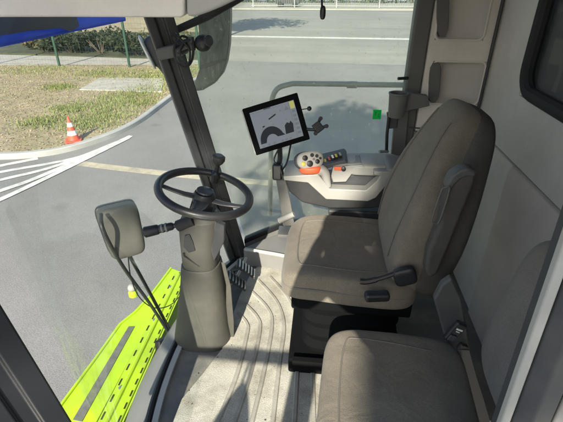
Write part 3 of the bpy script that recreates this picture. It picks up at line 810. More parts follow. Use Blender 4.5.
# ================================================================== PEDALS
pd = thing('pedals', at(238, 282, z=0), 'pair of ribbed metal pedals on the floor beside the steering column', 'pedals')
for (cx_, cy_, zz) in ((236.5, 281, .10), (246, 269, .12)):
    c = at(cx_, cy_, z=zz); rm = rotm(0, -38, 0) @ rotm(0, 0, 0)
    rm = rotm(0, 42, 8)
    plate = obj('pedal_plate', box(B(), c, (.13, .075, .010), rm), 'dark', pd, bevel=.003)
    bm = B()
    for i in range(6):
        box(bm, c + rm @ V((-.052 + i * .021, 0, .008)), (.008, .068, .007), rm)
    obj('tread', bm, 'steel', plate)
    obj('pedal_arm', tube(B(), [c + rm @ V((-.01, 0, -.01)), c + V((-.07, .01, -.02)), c + V((-.10, .01, -.12))], .010, 8), 'black', pd)
# thin conduit beside the pedals
obj('foot_rail', tube(B(), [at(216, 302, z=.03), at(238, 275, z=.10), at(246, 258, z=.13)], .009, 8), 'pale', cab)

# ================================================================== FRONT MIRROR BOX ON ARMS
mc = at(122.5, 230, X=-.90)
mb = thing('ramp_mirror', mc, 'grey backed rectangular mirror on black rods outside the windscreen', 'mirror')
mrot = rotm(8, -6, 55)
def mdef(p):
    k = 1 - .10 * (p.z / .13) * -1
    return (p.x, p.y * (1 + .08 * p.z / .13), p.z)
mq = (EYE - mc); mq.z = 0; ang = math.degrees(math.atan2(mq.y, mq.x))
mrot = Matrix.Rotation(R(ang), 3, 'Z') @ Matrix.Rotation(R(-14), 3, 'Y') @ Matrix.Rotation(R(3), 3, 'X')
obj('housing', superq(B(), mc, (.062, .086, .124), .35, .38, mdef, mrot), 'column', mb, angle=60)
obj('mirror_face', superq(B(), mc + mrot @ V((-.055, -.006, 0)), (.022, .088, .126), .3, .3, mdef, mrot), 'black', mb, angle=60)
jt = at(172, 338, X=-.80)
a0 = mc + mrot @ V((-.05, .07, -.06)); a1 = mc + mrot @ V((-.02, -.03, -.11))
a0 = at(104, 232, X=-.90); a1 = at(133, 262, X=-.90)
obj('arm', tube(B(), smooth_path([at(101, 214, X=-.93), a0, at(124, 268, X=-.90), at(150, 304, X=-.86), jt]), .0085, 8), 'black', mb)
obj('arm', tube(B(), smooth_path([at(127, 250, X=-.90), at(134, 264, X=-.9), at(152, 297, X=-.87), jt + V((.01, 0, .01))]), .009, 8), 'black', mb)
obj('cable', tube(B(), smooth_path([at(128, 254, X=-.89), at(131, 278, X=-.89), at(140, 298, X=-.88), at(155, 308, X=-.86), at(172, 304, X=-.84), at(186, 288, X=-.84)]), .003, 6), 'black', mb)
obj('pivot', lathe(B(), jt + V((0, 0, -.05)), (0, 0, 1), [(.03, 0), (.034, .03), (.022, .05), (.015, .08)]), 'dark', mb)
obj('pivot_cap', superq(B(), at(164, 341, X=-.79), (.014, .014, .014), .8, .8), 'steel', mb)
obj('pivot_bracket', prism(B(), [at(160, 342, X=-.78), at(168, 336, X=-.78), at(182, 350, X=-.78), at(186, 362, X=-.78), at(172, 368, X=-.78), at(161, 357, X=-.78)], (-.03, 0, 0)), 'dark', mb, bevel=.006)

# ================================================================== LIME PLATFORM
LZ = -.34
lm = thing('front_platform', at(120, 350, z=LZ), 'bright lime green metal service platform in front of the windscreen with a grey grip strip', 'platform')
def lg(px, py, z=LZ): return at(px, py, z=z)
bd = [lg(66, 398), lg(95, 362), lg(121, 325), lg(137, 317.5), lg(152, 300), lg(172, 267), lg(180, 270), lg(163, 300), lg(108, 395), lg(88, 430), lg(62, 430)]
bd = [lg(0, 489), lg(66, 398), lg(95, 359), lg(120, 324), lg(135, 312), lg(150, 296), lg(171, 268), lg(182, 272), lg(150, 322), lg(92, 430), lg(60, 489)]
obj('deck', prism(B(), bd, (0, 0, -.03)), 'lime', lm, bevel=.004)
obj('grip_strip', prism(B(), [lg(73, 420, LZ + .002), lg(128.5, 327, LZ + .002), lg(134.5, 327, LZ + .002), lg(82, 422, LZ + .002)], (0, 0, .003)), 'grip', lm)
# raised perforated rail
RZ = LZ + .05
ra = [at(84, 434, z=RZ), at(98, 434, z=RZ), at(112, 434, z=RZ - .0)]
def rline(t, off, z):  # t along, off across in px at bottom
    pass
L0, L1 = at(62, 490, z=RZ), at(174, 273, z=RZ)
R0, R1 = at(90, 490, z=RZ), at(186, 277, z=RZ)
obj('perforated_rail', prism(B(), [L0, L1, R1, R0], (0, 0, -.05)), 'lime', lm, bevel=.006)
def slots(f, mm, n, ln):
    for i in range(n):
        t0 = (i + .25) / n; t1 = t0 + ln / n
        a = L0.lerp(R0, f).lerp(L1.lerp(R1, f), t0); b = L0.lerp(R0, f).lerp(L1.lerp(R1, f), t1)
        d = (b - a).normalized(); s = V((-d.y, d.x, 0)) * .0042; u = V((0, 0, .002))
        obj('slot', prism(B(), [a - s + u - V((0,0,.004)), b - s + u - V((0,0,.004)), b + s + u - V((0,0,.004)), a + s + u - V((0,0,.004))], (0, 0, .004)), 'slot', lm)
slots(.13, None, 15, .42); slots(.90, None, 20, .48)

obj('edge_flange', tube(B(), [lg(0, 489, LZ + .004), lg(66, 398, LZ + .004), lg(95, 359, LZ + .004), lg(120, 324, LZ + .004), lg(135, 312, LZ + .004), lg(150, 296, LZ + .004), lg(171, 268, LZ + .004)], .008, 8), 'lime', lm)
obj('rail_ridge', tube(B(), [L0.lerp(R0, .42) + V((0, 0, .002)), L1.lerp(R1, .42) + V((0, 0, .002))], .012, 8), 'lime', lm)
for t_ in (.34, .68, .9):
    p = L0.lerp(R0, .30).lerp(L1.lerp(R1, .30), t_); obj('bolt', lathe(B(), p, (0, 0, 1), [(.012, 0), (.012, .006), (.006, .009)], 8), 'steel', lm)
obj('side_edge', prism(B(), [R0 + V((.004, 0, -.004)), R1 + V((.004, 0, -.004)), R1 + V((.012, 0, -.004)), R0 + V((.012, 0, -.004))], (0, 0, -.10)), 'lime', lm)
# round reflector knob by the platform
kb = at(133, 293, z=LZ + .03)
rk = thing('marker_lamp', kb, 'small round clear lamp standing on the far part of the lime platform', 'lamp')
obj('lamp_base', lathe(B(), kb, (0, 0, 1), [(.03, -.02), (.03, .01), (.02, .02)]), 'lime', rk)
obj('lens', superq(B(), kb + V((0, 0, .045)), (.028, .028, .028), 1, 1), 'trim', rk)
obj('lamp_bracket', tube(B(), [kb + V((0, 0, .03)), kb + V((.06, .04, .02)), kb + V((.10, .05, -.03))], .007, 6), 'steel', rk)

# ================================================================== DRIVER SEAT
ds = thing('driver_seat', V((.14, 1.5, 0)), "driver's seat in taupe fabric with a tall reclined backrest, facing the steering wheel", 'seat')
def cush_def(hx, hy, hz, dip=.02, nose=.03):
    def f(p):
        u, w = p.x / hx, p.y / hy
        z = p.z
        if z > 0: z -= dip * (1 - w * w) * (1 - u * u * .6) ; z += .012 * abs(w) ** 3
        if u < -.4: z -= nose * ((-u - .4) / .6) ** 2
        return (p.x, p.y * (1 - .06 * max(0, -u)), z)
    return f
CH = (.272, .254, .076)
cc = V((.135, 1.507, .498))
cd = cush_def(*CH)
obj('seat_cushion', superq(B(), cc, CH, .38, .34, cd, rotm(0, 3, 0), 56, 28), 'fabric', ds, angle=80)
def top_z(x, y, c, h, e1, e2, d):
    # height of the cushion's upper skin at local x,y
    g = (abs(x / h[0]) ** (2 / e2) + abs(y / h[1]) ** (2 / e2)) ** (e2 / e1)
    z = h[2] * max(0, 1 - g) ** (e1 / 2)
    return d(V((x, y, z)))
def seam_on(c, h, e1, e2, d, pts, rot=None):
    out = []
    for x, y in pts:
        p = V(top_z(x, y, c, h, e1, e2, d)); out.append(V(c) + ((rot @ p) if rot else p))
    return out
pts = [(.25, -.17), (.0, -.185), (-.16, -.18), (-.205, -.15), (-.215, 0), (-.205, .15), (-.16, .18), (0, .185), (.25, .17)]
pts = [(p.x, p.y) for p in smooth_path([(x, y, 0) for x, y in pts], 5)]
obj('seam', tube(B(), seam_on(cc, CH, .38, .34, cd, pts, rotm(0, 3, 0)), .0035, 6), 'seam', ds)
obj('piping', tube(B(), [cc + rotm(0, 3, 0) @ V((CH[0] * .985 * sp(math.cos(a), .34), CH[1] * .985 * sp(math.sin(a), .34) * (1 - .06 * max(0, -math.cos(a))), .005 - .03 * max(0, (-sp(math.cos(a), .34) - .4) / .6) ** 2)) for a in [2 * math.pi * i / 60 for i in range(60)]], .005, 6, close=True), 'seam', ds)
# backrest loft
def back_rings(spec, n=32, yc=1.505):
    rings = []
    for z, x, hw, th, dish in spec:
        r = []
        for i in range(n):
            a = 2 * math.pi * i / n; cx_, sy_ = sp(math.cos(a), .55), sp(math.sin(a), .6)
            w = sy_ * hw; xx = cx_ * th
            if cx_ < 0: xx -= dish * abs(sy_) ** 2.2; 
            r.append(V((x + xx, yc + w, z - xx * .35)))
        rings.append(r)
    return rings
spec = [(.50, .345, .20, .05, 0), (.53, .345, .235, .075, .01), (.60, .355, .25, .085, .02), (.70, .372, .258, .085, .03), (.80, .395, .250, .080, .032), (.90, .420, .225, .075, .028), (.98, .442, .190, .072, .02), (1.06, .468, .155, .068, .012), (1.11, .484, .138, .060, .006), (1.15, .495, .118, .048, 0), (1.168, .50, .08, .028, 0)]
obj('backrest', loft(B(), back_rings(spec)), 'fabric', ds, sub=1)
# back shell
spec2 = [(.47, .40, .215, .06, 0), (.54, .41, .25, .075, 0), (.62, .425, .262, .085, 0), (.72, .448, .270, .085, 0), (.82, .468, .260, .076, 0), (.92, .490, .232, .068, 0), (1.0, .507, .196, .062, 0), (1.08, .527, .157, .055, 0), (1.13, .534, .130, .042, 0), (1.155, .54, .09, .028, 0)]
obj('back_shell', loft(B(), back_rings(spec2)), 'fabric_dark', ds, sub=1)
# seam lines down the front of the backrest
for s in (-1, 1):
    pts = []
    for z, x, hw, th, dish in spec[2:9]:
        k = .66; y = 1.505 + s * hw * k
        a = math.asin(k ** (1 / .6)); xx = -sp(math.cos(a), .55) * th - dish * abs(k) ** 2.2
        pts.append(V((x + xx - .001, y, z - xx * .35)))
    obj('backrest_seam', tube(B(), smooth_path(pts, 4), .003, 6), 'seam', ds)
# side loop handle on the near flank
def nf(px, py, Y=1.188): return at(px, py, Y=Y)
lp = [nf(447, 187), nf(449.5, 190), nf(439.5, 221), nf(434, 222.5), nf(432.5, 218), nf(441, 192), nf(444, 188)]
obj('belt_loop', tube(B(), smooth_path(lp + [lp[0]], 4)[:-1], .0028, 6, close=True), 'shell', ds)
# folded armrest hugging the near side of the shell
ya = 1.200
apoly = [nf(x, y, ya) for x, y in ((446, 189), (452, 177.5), (461, 171), (469, 169), (476, 173), (475.5, 182), (467, 203), (451, 243), (438, 274), (430, 280), (425, 272), (428, 252), (440, 224))]
obj('armrest', prism(B(), apoly, (0, .055, 0)), 'fabric_dark', ds, bevel=.016)
cpoly = [nf(x, y, ya - .006) for x, y in ((445.5, 188), (451.5, 176.5), (460.5, 170), (469, 168), (477, 172), (476, 178), (468, 177), (461, 180), (455, 186), (450, 194))]
obj('armrest_cap', prism(B(), cpoly, (0, .05, 0)), 'shell', ds, bevel=.012)
# recliner hinge cover and height lever
obj('hinge_cover', superq(B(), at(405, 276, Y=1.225), (.040, .018, .036), .5, .5, None, rotm(0, -20, 0)), 'black', ds)
obj('recline_lever', tube(B(), smooth_path([at(398, 272, Y=1.225), at(384, 277, Y=1.22), at(368, 281, Y=1.22), at(360, 281, Y=1.22)]), [.009] * 12 + [.012] * 12 + [.011], 8), 'black', ds)
obj('height_knob', box(B(), at(377, 296, Y=1.20), (.09, .04, .035), rotm(0, 0, 8)), 'black', ds, bevel=.012)
# seat pan and suspension, blackened to carry the shade below the cushion
obj('seat_pan', prism(B(), [(-.09, 1.29, .38), (.38, 1.28, .38), (.40, 1.72, .38), (-.09, 1.72, .38)], (0, 0, .07)), 'bezel_shade_black', ds, bevel=.01)
bm = B(); rings = []
for i in range(9):
    z = .08 + .30 * i / 8; e = .02 if i % 2 else 0
    rings.append(ringxy((.16, 1.52, z), .20 + e * .6, .175 + e * .6, .4))
loft(bm, rings); obj('suspension_bellows', bm, 'bezel_shade_black', ds)
obj('seat_base', box(B(), (.15, 1.5, .045), (.50, .42, .085)), 'bezel_shade_black', ds, bevel=.012)
obj('slide_rail', box(B(), (.15, 1.275, .10), (.46, .03, .03)), 'bezel_shade_black', ds, bevel=.004)
obj('slide_rail', box(B(), (.15, 1.725, .10), (.46, .03, .03)), 'bezel_shade_black', ds, bevel=.004)

# ================================================================== PASSENGER SEAT
ps = thing('passenger_seat', V((.26, .88, 0)), 'small passenger seat with a wide taupe cushion nearest the door', 'seat')
PH = (.235, .27, .055)
pcn = V((.265, .865, .40))
pdd = cush_def(*PH, dip=.012, nose=.012)
prr = rotm(0, 1.5, 0) @ rotm(0, 0, -4)
obj('seat_cushion', superq(B(), pcn, PH, .35, .30, pdd, prr, 56, 28), 'fabric', ps, angle=80)
pts = [(-.165, -.30 + .06), (-.175, 0), (-.165, .19), (-.12, .215), (.0, .21), (.12, .20)]
pts = [(p.x, p.y) for p in smooth_path([(x, y, 0) for x, y in pts], 5)]
obj('seam', tube(B(), seam_on(pcn, PH, .35, .30, pdd, pts, prr), .003, 6), 'seam', ps)
obj('cushion_base', prism(B(), [(.045, .62, .26), (.49, .60, .26), (.50, 1.11, .26), (.06, 1.12, .26)], (0, 0, .09)), 'dark', ps, bevel=.012)
obj('seat_box', prism(B(), [(.07, .64, 0), (.47, .62, 0), (.48, 1.06, 0), (.08, 1.07, 0)], (0, 0, .27)), 'mid', ps, bevel=.01)
obj('backrest', superq(B(), V((.66, .85, .66)), (.085, .27, .27), .45, .45, None, rotm(0, 8, 0), 48, 24), 'fabric_side', ps, angle=80)
obj('side_bracket', prism(B(), [at(434, 300, Y=1.12), at(442, 285, Y=1.12), at(452, 278, Y=1.12), at(462, 300, Y=1.12), at(470, 345, Y=1.12), at(474, 400, Y=1.12), at(458, 372, Y=1.12), at(444, 335, Y=1.12)], (0, .03, 0)), 'shell', ps, bevel=.008)
# seat belt buckle
bc = at(455, 331, Y=1.08)
bk = thing('belt_buckle', bc, 'black seat belt buckle beside the passenger cushion', 'buckle')
br = rotm(0, 24, 6)
obj('housing', box(B(), bc, (.040, .022, .085), br), 'black', bk, bevel=.008)
obj('press_button', box(B(), bc + br @ V((-.002, -.013, -.022)), (.026, .006, .026), br), 'dark', bk, bevel=.003)
bm = B(); box(bm, bc + br @ V((0, -.0125, .018)), (.022, .003, .006), br); box(bm, bc + br @ V((0, -.0125, .008)), (.012, .003, .003), br)
obj('printed_mark', bm, 'white', bk)
c2 = at(462, 347, Y=1.07)
obj('tongue', box(B(), c2, (.030, .016, .03), br), 'black', bk, bevel=.005)
obj('belt_webbing', loft(B(), [[p + V((-.02, 0, 0)), p + V((.02, 0, 0)), p + V((.02, .003, 0)), p + V((-.02, .003, 0))] for p in smooth_path([at(463, 350, Y=1.06), at(470, 375, Y=1.05), at(478, 400, Y=1.03), at(486, 428, Y=1.0)], 4)]), 'black', bk)

# ================================================================== ARMREST CONSOLE
ac = thing('armrest_console', at(340, 200, Y=1.95), 'right hand control console with pale trim and a padded armrest beyond the seat', 'console')
YA = 1.83
def ap(px, py, Y=YA): return at(px, py, Y=Y)
# dark grey body
obj('body', prism(B(), [ap(285, 181), ap(316, 178), ap(330, 196), ap(372, 196), ap(384, 180), ap(402, 178), ap(402, 196), ap(388, 206), ap(372, 209), ap(330, 209), ap(302, 203), ap(289, 192)], (0, .22, 0)), 'rubber', ac, bevel=.012)
# pale U-shaped trim on the near face
tr_ = [ap(283, 176.5, YA - .008), ap(318, 174.5, YA - .008), ap(330, 189, YA - .008), ap(366, 190.5, YA - .008), ap(377, 181, YA - .008), ap(380, 176, YA - .008), ap(374, 175, YA - .008), ap(374, 171.5, YA - .008), ap(388, 171.5, YA - .008), ap(400, 172, YA - .008), ap(398, 181, YA - .008), ap(386, 186, YA - .008), ap(376, 198, YA - .008), ap(368, 201.5, YA - .008), ap(326, 199.5, YA - .008), ap(308, 183, YA - .008), ap(284, 180.5, YA - .008)]
obj('pale_trim', prism(B(), tr_, (0, .06, 0)), 'trim', ac, bevel=.005)
# top deck of console under the joystick
obj('front_deck', prism(B(), [ap(283, 176), ap(318, 174), ap(318, 178), ap(284, 180)], (0, .20, .0)), 'trim', ac, bevel=.006)
# inner storage wall + upper pale ledge
obj('inner_wall', prism(B(), [ap(322, 178, YA + .06), ap(380, 172, YA + .06), ap(380, 192, YA + .06), ap(330, 194, YA + .06)], (0, .10, 0)), 'dark', ac, bevel=.008)
obj('upper_trim', prism(B(), [ap(333, 167.5, YA + .03), ap(362, 165, YA + .03), ap(366, 167, YA + .03), ap(367, 173.5, YA + .03), ap(352, 174, YA + .03), ap(346, 182, YA + .03), ap(333, 182.5, YA + .03), ap(331, 176, YA + .03)], (0, .05, 0)), 'trim', ac, bevel=.004)
obj('switch_bar', prism(B(), [ap(334, 164.5, YA + .05), ap(361, 162.5, YA + .05), ap(365, 166.5, YA + .05), ap(335, 169, YA + .05)], (0, .10, 0)), 'mid', ac, bevel=.004)
sw_c = ap(340, 168, YA + .032)
obj('red_switch', box(B(), ap(338, 168.5, YA + .03), (.035, .012, .018)), 'red', ac, bevel=.004)
obj('rotary_switch', lathe(B(), ap(343.5, 168.5, YA + .03), (0, -1, .2), [(.011, 0), (.011, .012), (.007, .014)]), 'black', ac)
# coloured fingertip levers
for i, (px, py, c_) in enumerate(((325, 162, 'yellow'), (329, 160, 'red'), (332.5, 158, 'white'), (336, 157, 'yellow'), (340, 155.5, 'pale'))):
    p = ap(px, py, YA + .10); lv = obj('finger_lever', box(B(), p, (.016, .034, .014), rotm(12, 0, 15)), 'black', ac, bevel=.004)
    obj('lever_cap', box(B(), p + V((0, 0, .008)), (.010, .024, .004), rotm(12, 0, 15)), c_, lv, bevel=.0015)
obj('lever_panel', prism(B(), [ap(320, 166, YA + .05), ap(345, 160, YA + .05), ap(348, 163, YA + .05), ap(322, 170, YA + .05)], (0, .16, 0)), 'dark', ac, bevel=.004)
# armrest pad
pad = superq(B(), at(380, 167, Y=YA + .10), (.135, .085, .030), .4, .35, None, rotm(0, 2, 2), 44, 20)
obj('armrest_pad', superq(B(), at(372, 164, Y=YA + .12), (.135, .090, .032), .4, .35, None, rotm(0, 0, 2), 44, 20), 'fabric_pad' if False else 'trim', ac, angle=80)
obj('pad_rear', superq(B(), at(395, 168, Y=YA + .09), (.06, .095, .040), .4, .35, None, rotm(0, 4, 2), 40, 20), 'mid', ac, angle=80)
obj('console_arm', prism(B(), [(.10, 1.88, .10), (.32, 1.88, .10), (.32, 1.88, .52), (.05, 1.88, .52)], (0, .12, 0)), 'dark', ac, bevel=.01)
# joystick
jc = at(310, 160, Y=YA + .02)
js = thing('joystick', ap(314, 183, YA + .02), 'grey oval joystick grip with round buttons and an orange band on the console', 'joystick')
jn = (EYE + V((.35, 0, 0)) - jc).normalized()
jx = V((0, 0, 1)).cross(jn).normalized(); jy = jn.cross(jx)
jm = Matrix((jx, jy, jn)).transposed()
jr = jm @ Matrix.Rotation(R(4), 3, 'Z')
obj('grip_head', superq(B(), jc, (.064, .042, .024), .6, .8, None, jr, 40, 20), 'pale', js, angle=80)
obj('head_surround', superq(B(), jc + jr @ V((-.012, 0, -.012)), (.062, .042, .022), .6, .8, None, jr, 40, 20), 'dark', js, angle=80)
for (u, w, rr_, mm) in ((-.026, .012, .013, 'black'), (.008, .022, .009, 'black'), (-.006, -.016, .015, 'black'), (.030, .016, .008, 'black'), (.030, -.010, .011, 'black'), (.045, .004, .006, 'black'), (-.036, -.014, .010, 'yellow'), (.014, .003, .006, 'mid')):
    obj('button', lathe(B(), jc + jr @ V((u, w, .018)), jn, [(rr_, 0), (rr_, .007), (rr_ * .7, .009)], 16), mm, js)
obj('orange_band', superq(B(), jc + V((.004, -.004, -.042)), (.054, .036, .020), .6, .8, None, rotm(0, -4, 0), 32, 14), 'red', js, angle=80)
obj('black_boot', superq(B(), jc + V((.004, 0, -.056)), (.034, .026, .012), .6, .8, None, None, 32, 14), 'black', js, angle=80)
st = smooth_path([jc + V((.03, 0, -.045)), ap(324, 172, YA + .015), ap(327, 181, YA + .01), ap(329, 187, YA + .005)], 6)
obj('stalk', tube(B(), st, [.030 - .018 * i / (len(st) - 1) for i in range(len(st))], 14), 'trim', js)

# ================================================================== DISPLAY
c_tl, c_tr, c_br, c_bl = (240.5, 108), (297, 94), (310.5, 137.5), (258, 156.5)
dc = at(276, 124.5, Y=1.93)
# plane of the screen: solve corners on a plane through dc facing between camera and driver
dn = (EYE * .75 + V((.35, 1.45, 1.1)) * .25 - dc).normalized()
def onpl(px, py, off=0):
    d = ray(px, py); t = (dc + dn * off - EYE).dot(dn) / d.dot(dn); return EYE + d * t
dp = thing('display', dc, 'black framed touch screen display on a bracket ahead of the armrest console', 'display')
cor = [onpl(*c) for c in (c_tl, c_tr, c_br, c_bl)]
# regularise to a rectangle
ctr = sum(cor, V()) / 4; ux = ((cor[1] - cor[0]) + (cor[2] - cor[3])).normalized(); uy = dn.cross(ux).normalized()
W = ((cor[1] - cor[0]).length + (cor[2] - cor[3]).length) / 2; H_ = ((cor[0] - cor[3]).length + (cor[1] - cor[2]).length) / 2
def dpt(u, v, w=0): return ctr + ux * u * W / 2 + uy * v * H_ / 2 + dn * w
def drect(u0, v0, u1, v1, w0, w1): return prism(B(), [dpt(u0, v0, w0), dpt(u1, v0, w0), dpt(u1, v1, w0), dpt(u0, v1, w0)], dn * (w1 - w0))
obj('bezel', drect(-1, -1, 1, 1, -.022, 0), 'bezel_shade_black', dp, bevel=.005)
obj('back_shell', drect(-1.04, -.98, .92, .98, -.040, -.0225), 'pale', dp, bevel=.006)
scr = obj('screen', drect(-.80, -.78, .80, .76, .0005, .002), 'screen', dp)
def mark(poly, m_, nm, z=.0022): return obj(nm, prism(B(), [dpt(a, b, z) for a, b in poly], dn * .0006), m_, scr)
arc = [(-.72, -.62)] + [(-.28 + .44 * math.cos(R(a)), -.62 + .62 * math.sin(R(a))) for a in range(175, 15, -12)] + [(.20, -.50), (.06, -.50)] + [(-.28 + .22 * math.cos(R(a)), -.62 + .30 * math.sin(R(a))) for a in range(25, 170, 14)] + [(-.52, -.62)]
mark(arc, 'screen_dark', 'map_arc')
mark([(.22, -.50), (.52, -.50), (.56, -.16), (.50, -.02), (.44, -.10), (.36, -.04), (.26, -.14)], 'screen_dark', 'map_block')
mark([(-.22, .26), (.06, .38), (.06, .44), (-.22, .32)], 'screen_dark', 'map_bar')
mark([(-.50, .02), (-.42, .05), (-.42, .10), (-.50, .08)], 'screen_dark', 'map_tick')
mark([(.585, -.76), (.60, -.76), (.60, .74), (.585, .74)], 'screen_mid', 'divider')
mark([(.34, .28), (.35, .28), (.35, .74), (.34, .74)], 'screen_mid', 'divider')
mark([(.62, .44), (.78, .44), (.78, .74), (.62, .74)], 'screen_yel', 'status_tile')
mark([(.40, .44), (.56, .44), (.56, .46), (.48, .62), (.40, .46)], 'screen_mid', 'arrow_mark')
for v in (.28, .10, -.08, -.26, -.44, -.62): mark([(.64, v), (.76, v), (.76, v + .09), (.64, v + .09)], 'screen_mid', 'menu_tile')
for u in (-.7, -.5, -.3, .0, .15, .3): mark([(u, -.75), (u + .09, -.75), (u + .09, -.68), (u, -.68)], 'screen_mid', 'menu_tile')
mark([(-.78, .68), (.3, .68), (.3, .70), (-.78, .70)], 'screen_mid', 'divider')
mark([(-.30, .74 - .02), (-.05, .72), (-.05, .75), (-.30, .75)], 'screen_dark', 'header_mark')
mark([(-.15, .02), (-.08, .02), (-.08, .05), (-.15, .05)], 'screen_mid', 'map_tick'); mark([(.34, .06), (.40, .06), (.40, .10), (.34, .10)], 'screen_mid', 'map_tick')
r5 = random.Random(4)
for k in range(9):
    u = r5.uniform(-.7, .3); v = r5.uniform(-.1, .62); w_ = r5.uniform(.02, .07)
    mark([(u, v), (u + w_, v), (u + w_, v + .03), (u, v + .03)], 'screen_mid', 'map_tick')
for k in range(3):
    v = -.66 + .02 * k
    mark([(-.78 + .5 * k, .56 - .05 * k), (-.40 + .5 * k, .58 - .05 * k), (-.40 + .5 * k, .588 - .05 * k), (-.78 + .5 * k, .568 - .05 * k)], 'screen_mid', 'contour')
# bracket and post carrying the display
bk0 = dpt(-.1, -.7, -.045); 
obj('bracket', tube(B(), smooth_path([dpt(.0, -.4, -.05), at(280, 158, Y=1.97), at(277, 166, Y=1.95)], 4), .013, 8), 'black', dp)
obj('cable', tube(B(), smooth_path([dpt(.35, -.9, -.04), at(288, 158, Y=1.95), at(285, 166, Y=1.94), at(279, 173, Y=1.94)], 5), .005, 6), 'black', dp)
obj('cable', tube(B(), smooth_path([dpt(-.1, -.95, -.03), at(274, 160, Y=1.95), at(280, 168, Y=1.93), at(283, 180, Y=1.93)], 5), .004, 6), 'black', dp)
obj('clamp', box(B(), at(277.5, 171, Y=1.95), (.05, .05, .085)), 'black', dp, bevel=.01)
pst = thing('display_post', at(286, 224, Y=1.98), 'grey upright post carrying the display in front of the console', 'post')
obj('tube', loft(B(), [[at(x - w, y, Y=1.96), at(x + w, y, Y=1.96), at(x + w, y, Y=2.03), at(x - w, y, Y=2.03)] for x, y, w in ((278, 166, 4), (281, 180, 5), (285, 200, 5.5), (289, 226, 6))]), 'mid', pst, bevel=.006)
obj('foot', tube(B(), [at(279, 221, Y=1.95), at(294, 214, Y=1.95)], .016, 14), 'panel', pst)
obj('foot_plate', box(B(), at(289, 232, Y=2.0), (.12, .10, .02)), 'mid', pst, bevel=.005)
# phone holder beside the display
ph = thing('phone_holder', at(320, 126, Y=1.95), 'small black four armed phone holder clipped to the right of the display', 'phone holder')
hc = at(318, 127, Y=1.94)
hm = Matrix((ux, uy, dn)).transposed() @ Matrix.Rotation(R(20), 3, 'Z')
obj('body', box(B(), hc, (.042, .048, .02), hm), 'black', ph, bevel=.005)
for a, b in ((.032, .026), (.034, -.020), (-.028, -.016)):
    obj('claw', tube(B(), [hc + hm @ V((a * .4, b * .6, 0)), hc + hm @ V((a, b, .0)), hc + hm @ V((a, b, .012))], [.006, .009, .010], 8), 'black', ph)
obj('ball_arm', tube(B(), [hc + hm @ V((-.01, -.01, -.01)), dpt(.95, -.55, -.01)], .008, 8), 'black', ph)
hb = at(309.3, 108.5, Y=1.94)
bl = thing('antenna_puck', hb, 'tiny round black ball fixed to the display bracket above the phone holder', 'ball mount')
obj('ball', superq(B(), hb, (.011, .011, .011), 1, 1, None, None, 16, 10), 'black', bl)
obj('stem', tube(B(), [hb + V((0, .005, 0)), dpt(.9, .3, -.03)], .0025, 6), 'black', bl)

# ================================================================== outside grab rail, right hand side
hr = thing('handrail', at(340, 85, Y=2.72), 'bent grey tubular handrail outside the right window', 'handrail')
YR = 2.72
pth = smooth_path([at(271, 150, Y=YR), at(272, 108, Y=YR), at(273, 96, Y=YR), at(279, 87.5, Y=YR), at(293, 83.5, Y=YR)], 5) + [at(345, 84, Y=YR), at(352, 85, Y=YR), at(356, 84.5, Y=YR), at(415, 85, Y=YR)]
obj('bar', tube(B(), pth, .017, 12), 'rail', hr)
obj('sleeve', tube(B(), [at(347, 84.6, Y=YR), at(357, 84.6, Y=YR)], .022, 12), 'rail', hr)
obj('lower_leg', tube(B(), [at(271, 150, Y=YR), at(270, 215, Y=YR)], .017, 12), 'rail', hr)

# green sticker on the side window
gs = at(377, 114.5, Y=2.385); 
ge = obj('window_sticker', box(B(), gs, (.046, .002, .054), rotm(0, 0, 2)), 'sticker'); setp(ge, 'small bright green rectangular sticker on the side window', 'sticker')

obj('pictogram', box(B(), gs + V((-.008, -.0015, .006)), (.008, .001, .022)), 'picto', ge)
obj('pictogram', box(B(), gs + V((.010, -.0015, -.004)), (.006, .001, .022)), 'picto', ge)
# cup holder and emergency latch on the rear pillar
ch = thing('cup_holder', at(398, 100, Y=2.25), 'dark grey cup holder ring bracketed to the pillar behind the side window', 'cup holder')
c0 = at(397, 108, Y=2.22)
bm = B(); lathe(bm, c0 + V((0, 0, -.015)), (0, 0, 1), [(.040, -.03), (.043, 0), (.049, .085), (.052, .088), (.052, .094), (.044, .094), (.041, .085), (.036, -.02), (.01, -.022)])
obj('cup', bm, 'graypillar', ch, bevel=0)
obj('bracket_arm', prism(B(), [at(405, 92, Y=2.23), at(428, 96, Y=2.23), at(430, 106, Y=2.23), at(404, 112, Y=2.23)], (0, .04, 0)), 'graypillar', ch, bevel=.006)
lt = thing('latch_handle', at(388, 140, Y=2.30), 'black vertical window latch handle below the cup holder', 'handle')
obj('latch_plate', prism(B(), [at(387, 113, Y=2.32), at(399, 112, Y=2.32), at(397, 128, Y=2.32), at(389, 129, Y=2.32)], (0, .03, 0)), 'dark', lt, bevel=.005)
obj('rod', tube(B(), [at(389, 116, Y=2.31), at(387, 134, Y=2.31), at(386.5, 151, Y=2.31)], .009, 8), 'black', lt)
obj('grip', tube(B(), [at(388, 151.5, Y=2.31), at(379.5, 151.5, Y=2.28)], .009, 8), 'rail', lt)
obj('pillar_foot', prism(B(), [at(395, 112, Y=2.33), at(410, 100, Y=2.33), at(405, 155, Y=2.33), at(391, 158, Y=2.33)], (0, .03, 0)), 'graypillar', cab, bevel=.006)
rb = thing('rail_clip', at(402, 79, Y=2.35), 'small dark peg on the pillar above the cup holder', 'peg')
obj('peg', tube(B(), [at(398, 78.5, Y=2.34), at(408, 78, Y=2.36)], .008, 8), 'black', rb)

